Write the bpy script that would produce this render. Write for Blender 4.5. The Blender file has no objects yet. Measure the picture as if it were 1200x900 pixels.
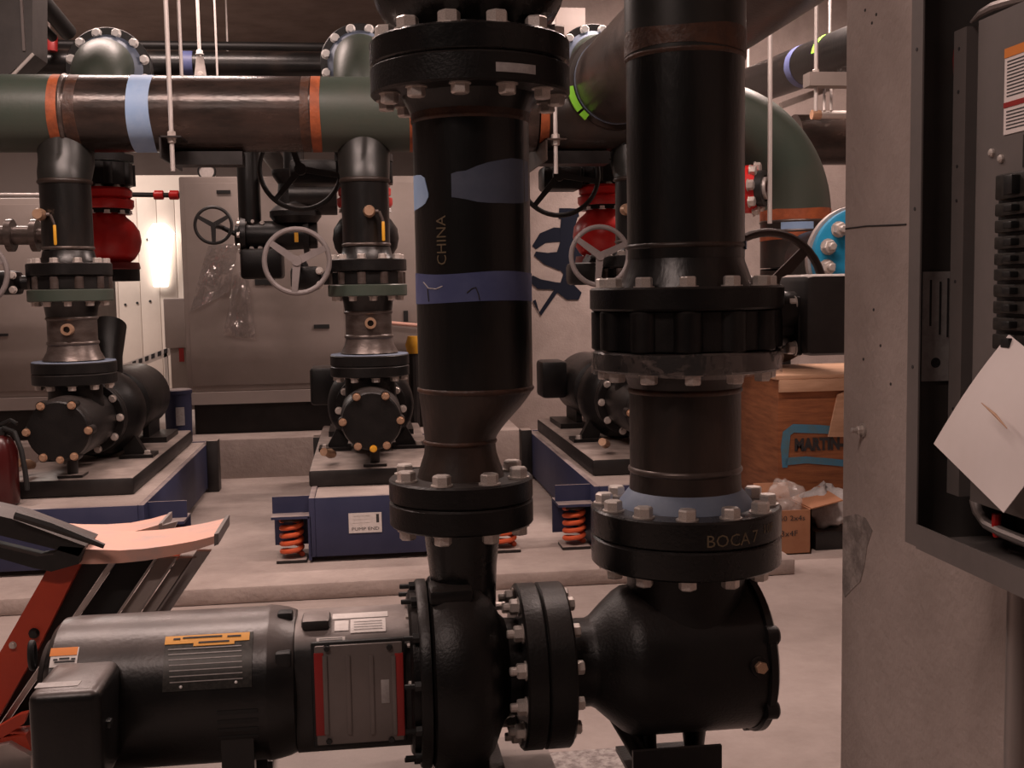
import bpy, bmesh, math, random
from mathutils import Vector, Matrix, Quaternion
random.seed(7)
S = bpy.context.scene
C = S.collection
PI = math.pi
R = math.radians

# ------------------------------------------------------------------ camera
FPX = 1300.0                       # focal length for a 1200 px wide frame
EYE = 1.15
YAW, PITCH, ROLL = R(7.45), R(4.92), R(1.0)
CAM = Vector((0, 0, EYE))
_f = Vector((math.sin(YAW)*math.cos(PITCH), math.cos(YAW)*math.cos(PITCH), -math.sin(PITCH)))
_r0 = Vector((math.cos(YAW), -math.sin(YAW), 0))
_u0 = _r0.cross(_f)
_u = _u0*math.cos(ROLL) + _r0*math.sin(ROLL)
_r = _r0*math.cos(ROLL) - _u0*math.sin(ROLL)
cam = bpy.data.cameras.new('camera')
cam.sensor_width = 36.0
cam.lens = 36.0*FPX/1200.0
cam.clip_start = 0.02
co = bpy.data.objects.new('camera', cam)
C.objects.link(co)
m3 = Matrix((_r, _u, -_f)).transposed()
co.matrix_world = Matrix.Translation(CAM) @ m3.to_4x4()
S.camera = co

# ------------------------------------------------------------------ light
S.view_settings.view_transform = 'Standard'
S.view_settings.look = 'None'
S.view_settings.gamma = 1.0
S.view_settings.use_curve_mapping = False
S.view_settings.exposure = 0.0
W = bpy.data.worlds.new('room_fill'); S.world = W
W.use_nodes = True
W.node_tree.nodes['Background'].inputs[0].default_value = (1.0, .84, .78, 1)
W.node_tree.nodes['Background'].inputs[1].default_value = 0.022
def area(name, loc, sx, sy, power, col=(1.0, .77, .69), rot=(0, 0, 0)):
    l = bpy.data.lights.new(name, 'AREA'); l.shape = 'RECTANGLE'
    l.size = sx; l.size_y = sy; l.energy = power; l.color = col
    o = bpy.data.objects.new(name, l); C.objects.link(o)
    o.location = loc; o.rotation_euler = rot
    return o
area('ceiling_tube_light', (-1.1, 3.3, 3.25), 1.6, .16, 72)
area('ceiling_tube_light', (1.3, 3.3, 3.25), 1.6, .16, 62)
area('ceiling_tube_light', (-1.4, 6.3, 3.3), 1.6, .16, 50)
area('ceiling_tube_light', (2.0, 5.9, 3.3), 1.6, .16, 120)
area('ceiling_tube_light', (-1.3, .3, 3.25), 1.6, .16, 40)
area('ceiling_tube_light', (-2.9, 9.4, 3.2), .8, .5, 80, (1, .86, .78))

# ------------------------------------------------------------------ measuring helpers
def ray(px, py): return _f*FPX + _r*(px-600.0) - _u*(py-450.0)
def at(px, py, Y):
    d = ray(px, py); return CAM + d*((Y-CAM.y)/d.y)
def atX(px, py, X):
    d = ray(px, py); return CAM + d*((X-CAM.x)/d.x)
def atZ(px, py, Z):
    d = ray(px, py); return CAM + d*((Z-CAM.z)/d.z)
def mpp(P): return (Vector(P)-CAM).dot(_f)/FPX        # metres per pixel at P

# ------------------------------------------------------------------ materials
MATS = {}
def mat(name, c1, c2=None, rough=.5, metal=0.0, scale=8.0, lo=.4, hi=.65, bump=0.0, bscale=60.0,
        dust=None, emit=0.0, detail=6.0, stretch=(1, 1, 1), alpha=1.0, rvar=.12, trans=0.0, spec=.5):
    m = bpy.data.materials.new(name); m.use_nodes = True
    nt = m.node_tree; N = nt.nodes; L = nt.links
    b = N['Principled BSDF']
    b.inputs['Roughness'].default_value = rough
    b.inputs['Metallic'].default_value = metal
    b.inputs['Specular IOR Level'].default_value = spec
    b.inputs['Base Color'].default_value = (*c1, 1)
    tc = N.new('ShaderNodeTexCoord'); mp = N.new('ShaderNodeMapping')
    mp.inputs['Scale'].default_value = stretch
    L.new(tc.outputs['Object'], mp.inputs['Vector'])
    col = None
    if c2 is not None:
        n = N.new('ShaderNodeTexNoise'); n.inputs['Scale'].default_value = scale
        n.inputs['Detail'].default_value = detail; n.inputs['Roughness'].default_value = .65
        L.new(mp.outputs[0], n.inputs['Vector'])
        r = N.new('ShaderNodeValToRGB')
        r.color_ramp.elements[0].position = lo; r.color_ramp.elements[0].color = (*c1, 1)
        r.color_ramp.elements[1].position = hi; r.color_ramp.elements[1].color = (*c2, 1)
        L.new(n.outputs[0], r.inputs[0]); col = r.outputs[0]
        mr = N.new('ShaderNodeMapRange'); mr.inputs[3].default_value = max(.03, rough-rvar); mr.inputs[4].default_value = min(1, rough+rvar)
        L.new(n.outputs[0], mr.inputs[0]); L.new(mr.outputs[0], b.inputs['Roughness'])
    if dust is not None:                                 # settled dust on faces that point up
        g = N.new('ShaderNodeNewGeometry'); sx = N.new('ShaderNodeSeparateXYZ'); L.new(g.outputs['Normal'], sx.inputs[0])
        n2 = N.new('ShaderNodeTexNoise'); n2.inputs['Scale'].default_value = 14; n2.inputs['Detail'].default_value = 8
        L.new(tc.outputs['Object'], n2.inputs['Vector'])
        mr = N.new('ShaderNodeMapRange'); mr.inputs[1].default_value = .45; mr.inputs[2].default_value = 1.0
        mr.inputs[3].default_value = 0; mr.inputs[4].default_value = dust[3]
        L.new(sx.outputs[2], mr.inputs[0])
        mu = N.new('ShaderNodeMath'); mu.operation = 'MULTIPLY'; L.new(mr.outputs[0], mu.inputs[0])
        mr2 = N.new('ShaderNodeMapRange'); mr2.inputs[1].default_value = .3; mr2.inputs[2].default_value = .7; mr2.inputs[3].default_value = .55
        L.new(n2.outputs[0], mr2.inputs[0]); L.new(mr2.outputs[0], mu.inputs[1])
        mx = N.new('ShaderNodeMix'); mx.data_type = 'RGBA'
        L.new(mu.outputs[0], mx.inputs[0])
        if col is not None: L.new(col, mx.inputs[6])
        else: mx.inputs[6].default_value = (*c1, 1)
        mx.inputs[7].default_value = (*dust[:3], 1); col = mx.outputs[2]
    if col is not None: L.new(col, b.inputs['Base Color'])
    if bump:
        n3 = N.new('ShaderNodeTexNoise'); n3.inputs['Scale'].default_value = bscale; n3.inputs['Detail'].default_value = 5
        L.new(mp.outputs[0], n3.inputs['Vector'])
        bp = N.new('ShaderNodeBump'); bp.inputs['Strength'].default_value = bump; bp.inputs['Distance'].default_value = .01
        L.new(n3.outputs[0], bp.inputs['Height']); L.new(bp.outputs[0], b.inputs['Normal'])
    if emit:
        b.inputs['Emission Color'].default_value = (*c1, 1); b.inputs['Emission Strength'].default_value = emit
    if alpha < 1: b.inputs['Alpha'].default_value = alpha
    if trans: b.inputs['Transmission Weight'].default_value = trans
    MATS[name] = m
    return m
mat('concrete_floor', (.43, .355, .325), (.29, .235, .21), .8, scale=3.0, bump=.25, bscale=40, lo=.35, hi=.75)
mat('concrete_pad', (.45, .37, .335), (.30, .24, .215), .85, scale=4.0, bump=.3, bscale=50, lo=.35, hi=.75)
mat('concrete_rough', (.46, .41, .385), (.24, .20, .19), .9, scale=38.0, bump=.8, bscale=90, lo=.42, hi=.6)
mat('concrete_wall', (.43, .355, .325), (.30, .245, .22), .85, scale=5.0, bump=.3, bscale=70, lo=.35, hi=.8)
mat('ceiling_concrete', (.33, .25, .22), (.25, .185, .165), .9, scale=3.0, bump=.2)
mat('wall_paint', (.42, .345, .32), (.36, .29, .265), .8, scale=1.2)
mat('wall_white', (.80, .70, .62), (.70, .60, .53), .7, scale=1.2)
mat('black_iron', (.0055, .005, .005), (.010, .0088, .0085), .40, scale=10, bump=.12, bscale=160, dust=(.085, .07, .064, .5), spec=.32)
mat('black_gloss', (.005, .005, .005), (.009, .008, .008), .27, scale=10, bump=.06, bscale=120, dust=(.085, .07, .066, .4), spec=.4)
mat('motor_paint', (.008, .0075, .0075), (.014, .0125, .012), .33, scale=6, bump=.05, bscale=120, dust=(.20, .165, .155, .85), spec=.4)
mat('bracket_paint', (.012, .011, .011), (.03, .026, .025), .5, scale=8, bump=.1, dust=(.36, .30, .28, .95))
mat('pipe_black', (.0055, .005, .0048), (.028, .018, .014), .33, scale=5, lo=.52, hi=.85, bump=.08, bscale=90, stretch=(1, 1, .35))
mat('pipe_rusty', (.019, .0135, .011), (.055, .031, .022), .42, scale=6, lo=.42, hi=.72, bump=.1, bscale=90, stretch=(1, 1, .4))
mat('pipe_header', (.030, .023, .020), (.085, .055, .045), .25, scale=6, lo=.4, hi=.7, bump=.08, bscale=90, stretch=(.35, 1, 1), metal=.35)
mat('pipe_overhead', (.05, .04, .036), (.11, .08, .068), .32, scale=6, lo=.4, hi=.7, bump=.08, bscale=90, metal=.3)
mat('steel_bare', (.13, .105, .095), (.07, .05, .042), .35, metal=.5, scale=9, stretch=(1, 1, 3), bump=.08)
mat('primer_green', (.044, .062, .048), (.062, .064, .050), .45, scale=4, lo=.35, hi=.8, bump=.06)
mat('primer_dark', (.012, .0125, .011), (.022, .02, .018), .38, scale=4)
mat('weld_rust', (.42, .10, .03), (.20, .05, .018), .6, scale=14, lo=.35, hi=.7, bump=.2)
mat('weld_brown', (.038, .018, .012), (.085, .034, .017), .5, scale=14, bump=.3)
mat('blue_paint', (.13, .165, .235), (.19, .225, .29), .6, scale=9)
mat('blue_dull', (.060, .075, .115), (.085, .10, .145), .55, scale=9)
mat('blue_tape', (.07, .085, .20), (.105, .125, .25), .5, scale=6)
mat('blue_light', (.27, .40, .62), (.35, .47, .66), .6, scale=7)
mat('bolt_zinc', (.72, .65, .60), (.46, .40, .37), .38, metal=.45, scale=30)
mat('bolt_bright', (.92, .89, .86), None, .4)
mat('bolt_black', (.02, .02, .02), None, .4, metal=.3)
mat('brass', (.52, .33, .22), (.40, .24, .15), .4, metal=.5, scale=20)
mat('navy', (.022, .027, .072), (.032, .036, .085), .55, scale=6, dust=(.40, .32, .29, .95))
mat('dark_steel', (.016, .0135, .013), (.03, .025, .024), .5, scale=8, metal=.2, dust=(.46, .375, .335, 1.0))
mat('spring_orange', (.62, .10, .03), (.45, .07, .025), .5, scale=10)
mat('red_valve', (.68, .022, .02), (.56, .018, .018), .33, scale=5)
mat('red_dark', (.22, .012, .012), (.16, .01, .01), .4, scale=5)
mat('yellow', (.72, .36, .03), None, .4)
mat('wheel_grey', (.22, .19, .185), (.17, .145, .14), .5, scale=9)
mat('wheel_dark', (.008, .0075, .0075), (.014, .012, .011), .5, scale=9)
mat('wheel_brown', (.075, .05, .043), (.05, .035, .03), .5, scale=9)
mat('galv', (.56, .50, .47), (.42, .37, .35), .45, metal=.5, scale=12)
mat('rod_zinc', (.66, .60, .57), None, .4, metal=.4)
mat('casing_grey', (.33, .275, .25), (.28, .235, .21), .55, scale=2, metal=.2)
mat('casing_grey2', (.34, .285, .26), (.30, .25, .23), .55, scale=2)
mat('plastic_film', (.80, .74, .70), None, .12, alpha=.22)
mat('paper', (.78, .70, .68), (.72, .64, .61), .8, scale=5)
mat('white_label', (.72, .66, .63), (.62, .57, .54), .6, scale=60)
mat('label_grey', (.40, .37, .36), (.32, .29, .28), .6, scale=80)
mat('orange_label', (.72, .22, .03), None, .5)
mat('yellow_label', (.74, .34, .05), None, .5)
mat('plate_dark', (.030, .028, .025), (.05, .045, .04), .4, scale=120, metal=.3)
mat('guard_plate', (.20, .17, .16), (.165, .14, .13), .4, metal=.3, scale=6)
mat('rubber', (.008, .008, .008), None, .6)
mat('red_strip', (.32, .02, .018), None, .45)
mat('ink', (.03, .028, .03), None, .7)
mat('ink_tan', (.13, .095, .055), None, .7)
mat('ladder_red', (.50, .055, .022), (.42, .042, .018), .45, scale=8, bump=.05)
mat('ladder_pink', (.74, .41, .32), (.50, .37, .34), .5, scale=9, lo=.45, hi=.72)
mat('aluminium', (.50, .44, .42), (.42, .37, .35), .35, metal=.6, scale=12)
mat('plastic_black', (.010, .009, .009), (.02, .017, .016), .5, scale=20, dust=(.16, .125, .115, .6))
mat('plywood', (.34, .12, .045), (.17, .055, .02), .65, scale=6, lo=.35, hi=.7, stretch=(1, 1, 9), bump=.08)
mat('plywood_light', (.55, .33, .21), (.44, .25, .15), .65, scale=6, stretch=(1, 1, 6))
mat('cardboard', (.36, .165, .085), (.30, .13, .065), .8, scale=5)
mat('spray_blue', (.06, .21, .34), (.09, .18, .22), .7, scale=14)
mat('spray_navy', (.008, .011, .022), None, .8, spec=.2)
mat('flange_blue', (.02, .26, .46), (.02, .22, .40), .35, scale=5)
mat('lime_tape', (.28, .75, .05), None, .5)
mat('cabinet_grey', (.19, .168, .16), (.16, .142, .135), .45, metal=.3, scale=8)
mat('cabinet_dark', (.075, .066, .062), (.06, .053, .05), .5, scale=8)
mat('breaker', (.012, .012, .012), None, .4)
mat('ext_red', (.06, .006, .006), None, .3)
mat('glare_white', (1.0, .93, .86), None, .5, emit=2.2)  # emission stands in for lamp glare on the far wall panels
mat('pvc_white', (.70, .64, .60), None, .5)
mat('conduit', (.34, .30, .285), None, .4, metal=.5)
mat('wood_tan', (.55, .32, .2), None, .6)

def film(name, fac):
    m = bpy.data.materials.new(name); m.use_nodes = True; nt = m.node_tree; b = nt.nodes['Principled BSDF']
    b.inputs['Base Color'].default_value = (.55, .50, .48, 1); b.inputs['Roughness'].default_value = .12; b.inputs['Metallic'].default_value = .75
    tr = nt.nodes.new('ShaderNodeBsdfTransparent'); mx = nt.nodes.new('ShaderNodeMixShader'); mx.inputs[0].default_value = fac
    n = nt.nodes.new('ShaderNodeTexNoise'); n.inputs['Scale'].default_value = 22; bp = nt.nodes.new('ShaderNodeBump'); bp.inputs['Strength'].default_value = .6; bp.inputs['Distance'].default_value = .02
    tc = nt.nodes.new('ShaderNodeTexCoord'); nt.links.new(tc.outputs['Object'], n.inputs['Vector'])
    nt.links.new(n.outputs[0], bp.inputs['Height']); nt.links.new(bp.outputs[0], b.inputs['Normal'])
    nt.links.new(tr.outputs[0], mx.inputs[1]); nt.links.new(b.outputs[0], mx.inputs[2]); nt.links.new(mx.outputs[0], nt.nodes['Material Output'].inputs[0])
    MATS[name] = m
film('stretch_film', .22)
film('bag_film', .30)
mat('base_dust', (.23, .195, .18), (.14, .118, .108), .7, scale=7, bump=.2, dust=(.34, .285, .26, .8))
mat('wall_stain', (.20, .168, .155), (.36, .31, .285), .9, scale=26, lo=.42, hi=.58, bump=.5, bscale=60)

# ------------------------------------------------------------------ mesh builder
class MB:
    def __init__(s): s.v = []; s.f = []
    def add(s, vs, fs):
        n = len(s.v); s.v += [Vector(v) for v in vs]; s.f += [[i+n for i in f] for f in fs]; return s
    def lathe(s, prof, o, axis, seg=40, cap=True, a0=0, a1=2*PI, up=None):
        """prof: (t along axis, radius)"""
        o = Vector(o); ax = Vector(axis).normalized()
        e1 = ax.orthogonal().normalized() if up is None else Vector(up).normalized(); e2 = ax.cross(e1)
        full = abs(a1-a0-2*PI) < 1e-6; n = seg if full else seg+1
        vs = []; fs = []
        for t, r in prof:
            for i in range(n):
                a = a0+(a1-a0)*i/seg
                vs.append(o+ax*t+(e1*math.cos(a)+e2*math.sin(a))*r)
        for j in range(len(prof)-1):
            for i in range(seg):
                k = (i+1) % n
                fs.append([j*n+i, j*n+k, (j+1)*n+k, (j+1)*n+i])
        if cap and full:
            fs.append(list(range(n))[::-1]); fs.append([(len(prof)-1)*n+i for i in range(n)])
        return s.add(vs, fs)
    def tube(s, pts, r, seg=16, cap=True, closed=False, sx=1.0):
        pts = [Vector(p) for p in pts]; n = len(pts)
        rs = r if isinstance(r, (list, tuple)) else [r]*n
        T = []
        for i in range(n):
            if closed: t = pts[(i+1) % n]-pts[i-1]
            else: t = pts[min(i+1, n-1)]-pts[max(i-1, 0)]
            T.append(t.normalized())
        e = T[0].orthogonal().normalized(); vs = []; fs = []
        for i in range(n):
            if i: e = (T[i-1].rotation_difference(T[i])) @ e
            e = (e-T[i]*e.dot(T[i])).normalized(); g = T[i].cross(e)
            for k in range(seg):
                a = 2*PI*k/seg; vs.append(pts[i]+(e*math.cos(a)*sx+g*math.sin(a))*rs[i])
        for i in range(n if closed else n-1):
            j = (i+1) % n
            for k in range(seg):
                q = (k+1) % seg; fs.append([i*seg+k, i*seg+q, j*seg+q, j*seg+k])
        if cap and not closed:
            fs.append(list(range(seg))[::-1]); fs.append([(n-1)*seg+k for k in range(seg)])
        return s.add(vs, fs)
    def box(s, c, d, rot=None, bev=0.0, segs=2):
        bm = bmesh.new(); bmesh.ops.create_cube(bm, size=1)
        for v in bm.verts: v.co = Vector((v.co.x*d[0], v.co.y*d[1], v.co.z*d[2]))
        if bev: bmesh.ops.bevel(bm, geom=bm.edges[:], offset=min(bev, min(d)*.45), segments=segs, affect='EDGES', profile=.5)
        bm.verts.index_update()
        M = rot if rot is not None else Matrix.Identity(3)
        vs = [M @ v.co+Vector(c) for v in bm.verts]; fs = [[v.index for v in f.verts] for f in bm.faces]; bm.free()
        return s.add(vs, fs)
    def b2(s, lo, hi, bev=0.0):
        lo = Vector(lo); hi = Vector(hi)
        return s.box((lo+hi)/2, [abs(a) for a in (hi-lo)], bev=bev)
    def prism(s, poly, off):
        """poly: 3D points of a flat outline, off: extrusion vector"""
        off = Vector(off); n = len(poly); a = [Vector(p) for p in poly]
        fs = [list(range(n))[::-1], [n+i for i in range(n)]]+[[i, (i+1) % n, n+(i+1) % n, n+i] for i in range(n)]
        return s.add(a+[p+off for p in a], fs)
    def mesh(s, name, base=(0, 0, 0), sharp=35):
        me = bpy.data.meshes.new(name); b = Vector(base)
        me.from_pydata([v-b for v in s.v], [], s.f)
        bm = bmesh.new(); bm.from_mesh(me); bmesh.ops.recalc_face_normals(bm, faces=bm.faces); bm.to_mesh(me); bm.free()
        for p in me.polygons: p.use_smooth = True
        me.set_sharp_from_angle(angle=R(sharp))
        return me

def link(name, me, m, parent=None):
    o = bpy.data.objects.new(name, me); C.objects.link(o)
    if me is not None and m is not None and not me.materials: me.materials.append(MATS[m])
    if parent is not None: o.parent = parent
    return o
def tags(o, label, cat, group=None):
    o['label'] = label; o['category'] = cat
    if group: o['group'] = group
class Thing:
    def __init__(s, name, label, cat, base, group=None):
        s.base = Vector(base); s.e = bpy.data.objects.new(name, None); C.objects.link(s.e)
        s.e.empty_display_size = .05
        s.e.location = s.base; tags(s.e, label, cat, group)
    def part(s, name, mb, m, parent=None, label=None, sharp=35):
        o = link(name, mb.mesh(name, s.base, sharp), m, parent or s.e)
        if label: o['label'] = label
        return o
    def inst(s, name, me, loc, axis=(0, 0, 1), scale=1.0, parent=None, spin=0.0):
        o = link(name, me, None, parent or s.e); o.location = Vector(loc)-s.base
        q = Vector((0, 0, 1)).rotation_difference(Vector(axis).normalized()) @ Quaternion((0, 0, 1), spin)
        o.rotation_mode = 'QUATERNION'; o.rotation_quaternion = q; o.scale = (scale,)*3 if not isinstance(scale, tuple) else scale
        return o
def single(name, mb, m, label, cat, base=None, group=None, sharp=35):
    if base is None:
        n = len(mb.v); base = sum(mb.v, Vector())/n; base = Vector((base.x, base.y, min(v.z for v in mb.v)))
    o = link(name, mb.mesh(name, base, sharp), m); o.location = base; tags(o, label, cat, group); return o
def struct(name, mb, m, label=None, cat=None, parent=None):
    o = link(name, mb.mesh(name), m, parent)
    if parent is None:
        o['kind'] = 'structure'
        if label: o['label'] = label
        if cat: o['category'] = cat
    return o
# shared bolt meshes, unit = across corners 1, standing on z = 0
def bolt_mesh(name, m, kind):
    b = MB()
    if kind in ('head', 'nut'):
        b.lathe([(0, .60), (.07, .60)], (0, 0, 0), (0, 0, 1), 14)
        b.lathe([(.07, .5), (.50, .5), (.58, .43)], (0, 0, 0), (0, 0, 1), 6)
    if kind == 'nut': b.lathe([(.5, .27), (.95, .27), (1.0, .22)], (0, 0, 0), (0, 0, 1), 10)
    if kind == 'stud': b.lathe([(0, .5), (.55, .5), (.6, .45)], (0, 0, 0), (0, 0, 1), 6); b.lathe([(.5, .26), (1.5, .26), (1.55, .2)], (0, 0, 0), (0, 0, 1), 8)
    if kind == 'dome': b.lathe([(0, .5), (.25, .48), (.42, .3), (.48, .0001)], (0, 0, 0), (0, 0, 1), 10)
    me = b.mesh(name, sharp=25); me.materials.append(MATS[m]); return me
BOLT = {(k, m): bolt_mesh('bolt_'+k, m, k) for k, m in
        [('head', 'bolt_zinc'), ('nut', 'bolt_zinc'), ('head', 'bolt_bright'), ('stud', 'bolt_black'), ('head', 'bolt_black'), ('head', 'brass'), ('dome', 'bolt_zinc'), ('dome', 'bolt_bright'), ('head', 'yellow'), ('nut', 'bolt_black')]}
def bolt_ring(t, c, axis, r, n, size, kind='head', m='bolt_zinc', phase=0.0, name='bolt', parent=None, e1=None, only=None):
    ax = Vector(axis).normalized(); a1 = (ax.orthogonal() if e1 is None else Vector(e1)).normalized(); a2 = ax.cross(a1)
    for i in range(n):
        if only and not only(i): continue
        a = phase+2*PI*i/n
        t.inst(name, BOLT[(kind, m)], Vector(c)+(a1*math.cos(a)+a2*math.sin(a))*r, ax, size, parent, spin=random.random())
def flange(t, name, c, axis, r, th, bore, m, parent=None, ch=.004, seg=56):
    """a disc with eased edges from c along axis"""
    return t.part(name, MB().lathe([(0, bore), (0, r-ch), (ch, r), (th-ch, r), (th, r-ch), (th, bore)], c, axis, seg, cap=False), m, parent)
def weld(t, c, axis, r, w, m='weld_brown', parent=None, seg=48):
    b = MB(); b.lathe([(-w, r-.001), (-w*.5, r+w*.35), (0, r+w*.5), (w*.5, r+w*.35), (w, r-.001)], c, axis, seg, cap=False)
    return t.part('weld_bead', b, m, parent)
def band(t, name, c, axis, r, w, m, parent=None, wob=0.0, seg=48, a0=0, a1=2*PI, up=None):
    b = MB(); o = Vector(c); ax = Vector(axis).normalized()
    e1 = ax.orthogonal().normalized() if up is None else Vector(up).normalized(); e2 = ax.cross(e1)
    vs = []; fs = []; full = abs(a1-a0-2*PI) < 1e-6
    n = seg+1
    for i in range(n):
        a = a0+(a1-a0)*i/seg
        d = e1*math.cos(a)+e2*math.sin(a)
        w0 = wob*math.sin(a*2+1); w1 = wob*math.sin(a*3+.4)
        vs += [o+ax*(-w/2+w0)+d*r, o+ax*(w/2+w1)+d*r, o+ax*(-w/2+w0)+d*(r-.002), o+ax*(w/2+w1)+d*(r-.002)]
    for i in range(seg):
        p, q = 4*i, 4*(i+1)
        fs += [[p, q, q+1, p+1], [p+2, p+3, q+3, q+2], [p, p+2, q+2, q], [p+1, q+1, q+3, p+3]]
    b.add(vs, fs)
    return t.part(name, b, m, parent)
def elbow_pts(c, e1, e2, rad, n=14, a0=0.0, a1=PI/2):
    """arc c + rad*(e1 cos a + e2 sin a)"""
    return [Vector(c)+(Vector(e1)*math.cos(a)+Vector(e2)*math.sin(a))*rad for a in [a0+(a1-a0)*i/n for i in range(n+1)]]
# lettering
def text_verts(s, size, bold=0.0):
    cu = bpy.data.curves.new('t', 'FONT'); cu.body = s; cu.size = size; cu.resolution_u = 2; cu.offset = bold
    ob = bpy.data.objects.new('t', cu); C.objects.link(ob)
    dg = bpy.context.evaluated_depsgraph_get(); me = bpy.data.meshes.new_from_object(ob.evaluated_get(dg))
    vs = [v.co.copy() for v in me.vertices]; fs = [list(p.vertices) for p in me.polygons]
    bpy.data.objects.remove(ob); bpy.data.curves.remove(cu); bpy.data.meshes.remove(me)
    return vs, fs
def text_flat(s, size, o, ex, ey, width=None, bold=0.0):
    vs, fs = text_verts(s, size, bold)
    k = 1.0
    if width: k = width/max(v.x for v in vs)
    return MB().add([Vector(o)+Vector(ex)*v.x*k+Vector(ey)*v.y for v in vs], fs)

# ================================================================== structure
ZP = .065                                     # housekeeping pad of the back pumps
CEIL = 3.4
struct('floor', MB().b2((-6.5, -1.5, -.2), (5, 14, 0)), 'concrete_floor', 'pinkish grey concrete floor of the plant room', 'floor')
struct('ceiling', MB().b2((-6.5, -1.5, CEIL), (5, 14, CEIL+.2)), 'ceiling_concrete', 'dark brownish concrete ceiling', 'ceiling')
struct('wall_back', MB().b2((-6.5, 13, 0), (4.6, 13.2, CEIL)), 'wall_paint', 'pale far wall behind the equipment', 'wall')
struct('wall_left', MB().b2((-6.7, -1.5, 0), (-6.5, 14, CEIL)), 'wall_paint', 'painted wall at the far left of the room', 'wall')
YW = 7.7
wr = struct('wall_partition', MB().b2((at(585, 300, YW).x, YW, 0), (4.6, YW+.2, CEIL)), 'concrete_wall', 'concrete partition wall with dark spray paint marks', 'wall')
struct('wall_right', MB().b2((4.4, -1.5, 0), (4.6, YW, CEIL)), 'wall_paint', 'painted wall at the far right of the room', 'wall')
pf = atZ(355, 684, ZP); pe = atZ(925, 650, ZP)
struct('trim_1', MB().b2((-5, pf.y, 0), (pe.x, 6.62, ZP), bev=.01), 'concrete_pad', 'low concrete housekeeping pad under the back pumps', 'pad')
fb = atZ(700, 876, .08)
YA = 2.2                                      # plane of the front pump axis and both risers
struct('trim_2', MB().b2((-1.6, 1.3, 0), (at(835, 880, 2.3).x, fb.y, .08), bev=.008), 'concrete_rough', 'rough concrete pad under the front pump', 'pad')
struct('trim_3', MB().b2((-4.5, 6.75, 0), (at(585, 300, YW).x, 8.6, .28), bev=.01), 'concrete_pad', 'low concrete curb under the grey casings', 'curb')
# paint marks on the partition wall
def stroke(pts, w, Y, m, parent, name='paint_mark'):
    P = [at(x, y, Y) for x, y in pts]; b = MB(); vs = []; k = mpp(P[0])
    for i, p in enumerate(P):
        t = (P[min(i+1, len(P)-1)]-P[max(i-1, 0)]).normalized(); n = Vector((0, 1, 0)).cross(t).normalized()
        ww = (w[i] if isinstance(w, (list, tuple)) else w)*k/2
        vs += [p+n*ww, p-n*ww]
    q = len(vs); vs += [v+Vector((0, .004, 0)) for v in vs]
    fs = []
    for i in range(len(P)-1):
        a = 2*i
        fs += [[a, a+1, a+3, a+2], [a, a+2, a+2+q, a+q], [a+1, a+1+q, a+3+q, a+3]]
    fs += [[0, q, q+1, 1], [2*len(P)-2, 2*len(P)-1, q+2*len(P)-1, q+2*len(P)-2]]
    b.add(vs, fs)
    o = link(name, b.mesh(name), m, parent); return o
yw = YW-.005
for pts_, w_ in (([(626, 290), (636, 279), (650, 275), (666, 275), (682, 266)], [6, 13, 17, 16, 5]),
                 ([(655, 250), (668, 251), (678, 249)], [12, 14, 9]), ([(668, 250), (665, 268), (668, 285), (664, 306), (668, 322), (660, 334)], [20, 17, 24, 30, 16, 8]),
                 ([(627, 297), (640, 303), (655, 306), (672, 300), (684, 292)], [5, 14, 22, 20, 6]), ([(622, 326), (632, 333), (650, 335), (668, 342), (680, 347)], [8, 12, 9, 20, 9]),
                 ([(626, 352), (633, 368), (652, 340)], [4, 5, 5]), ([(682, 256), (690, 262)], [6, 4])):
    stroke(pts_, w_, yw, 'spray_navy', wr); yw -= .0012

# ================================================================== near concrete wall with the open electrical cabinet
YE = 1.7
XW = at(989, 450, YE).x
nw = struct('wall_column', MB().b2((XW, .15, 0), (XW+.5, YE, CEIL)), 'concrete_wall', 'near concrete wall end that carries the open electrical cabinet', 'wall')
# crack line, pitted holes, anchor
b = MB(); pts = [atX(x, y, XW-.0005) for x, y in ((991, 268), (1015, 265), (1040, 264), (1062, 263))]
b.tube(pts, .0012, 6); link('joint_line', b.mesh('joint_line'), 'ink', nw)
for (x, y) in ((1014, 12), (1027, 17), (1022, 27), (1012, 421), (1044, 450), (1032, 405), (1024, 363)):
    b = MB().lathe([(0, .0025), (.001, .002)], atX(x, y, XW), (-1, 0, 0), 8); link('pit', b.mesh('pit'), 'ink', nw)
sv = [atX(x, y, XW-.0008) for x, y in ((988, 606), (1003, 602), (1014, 607), (1022, 622), (1016, 640), (1013, 662), (1008, 682), (999, 690), (990, 700), (987, 690))]
link('stain', MB().prism(sv, (.0012, 0, 0)).mesh('stain'), 'wall_stain', nw)
t = Thing('wall_anchor', 'small zinc anchor bolt fixed in the near concrete wall', 'bolt', atX(1012, 504, XW))
p = atX(1012, 504, XW)
t.part('washer', MB().lathe([(0, .011), (.003, .011)], p, (-1, 0, 0), 18), 'galv')
t.part('stud', MB().lathe([(0, .004), (.02, .004), (.021, .003)], p, (-1, 0, 0), 10), 'galv')
t.inst('nut', BOLT[('head', 'bolt_zinc')], p+Vector((-.003, 0, 0)), (-1, 0, 0), .014)

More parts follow.
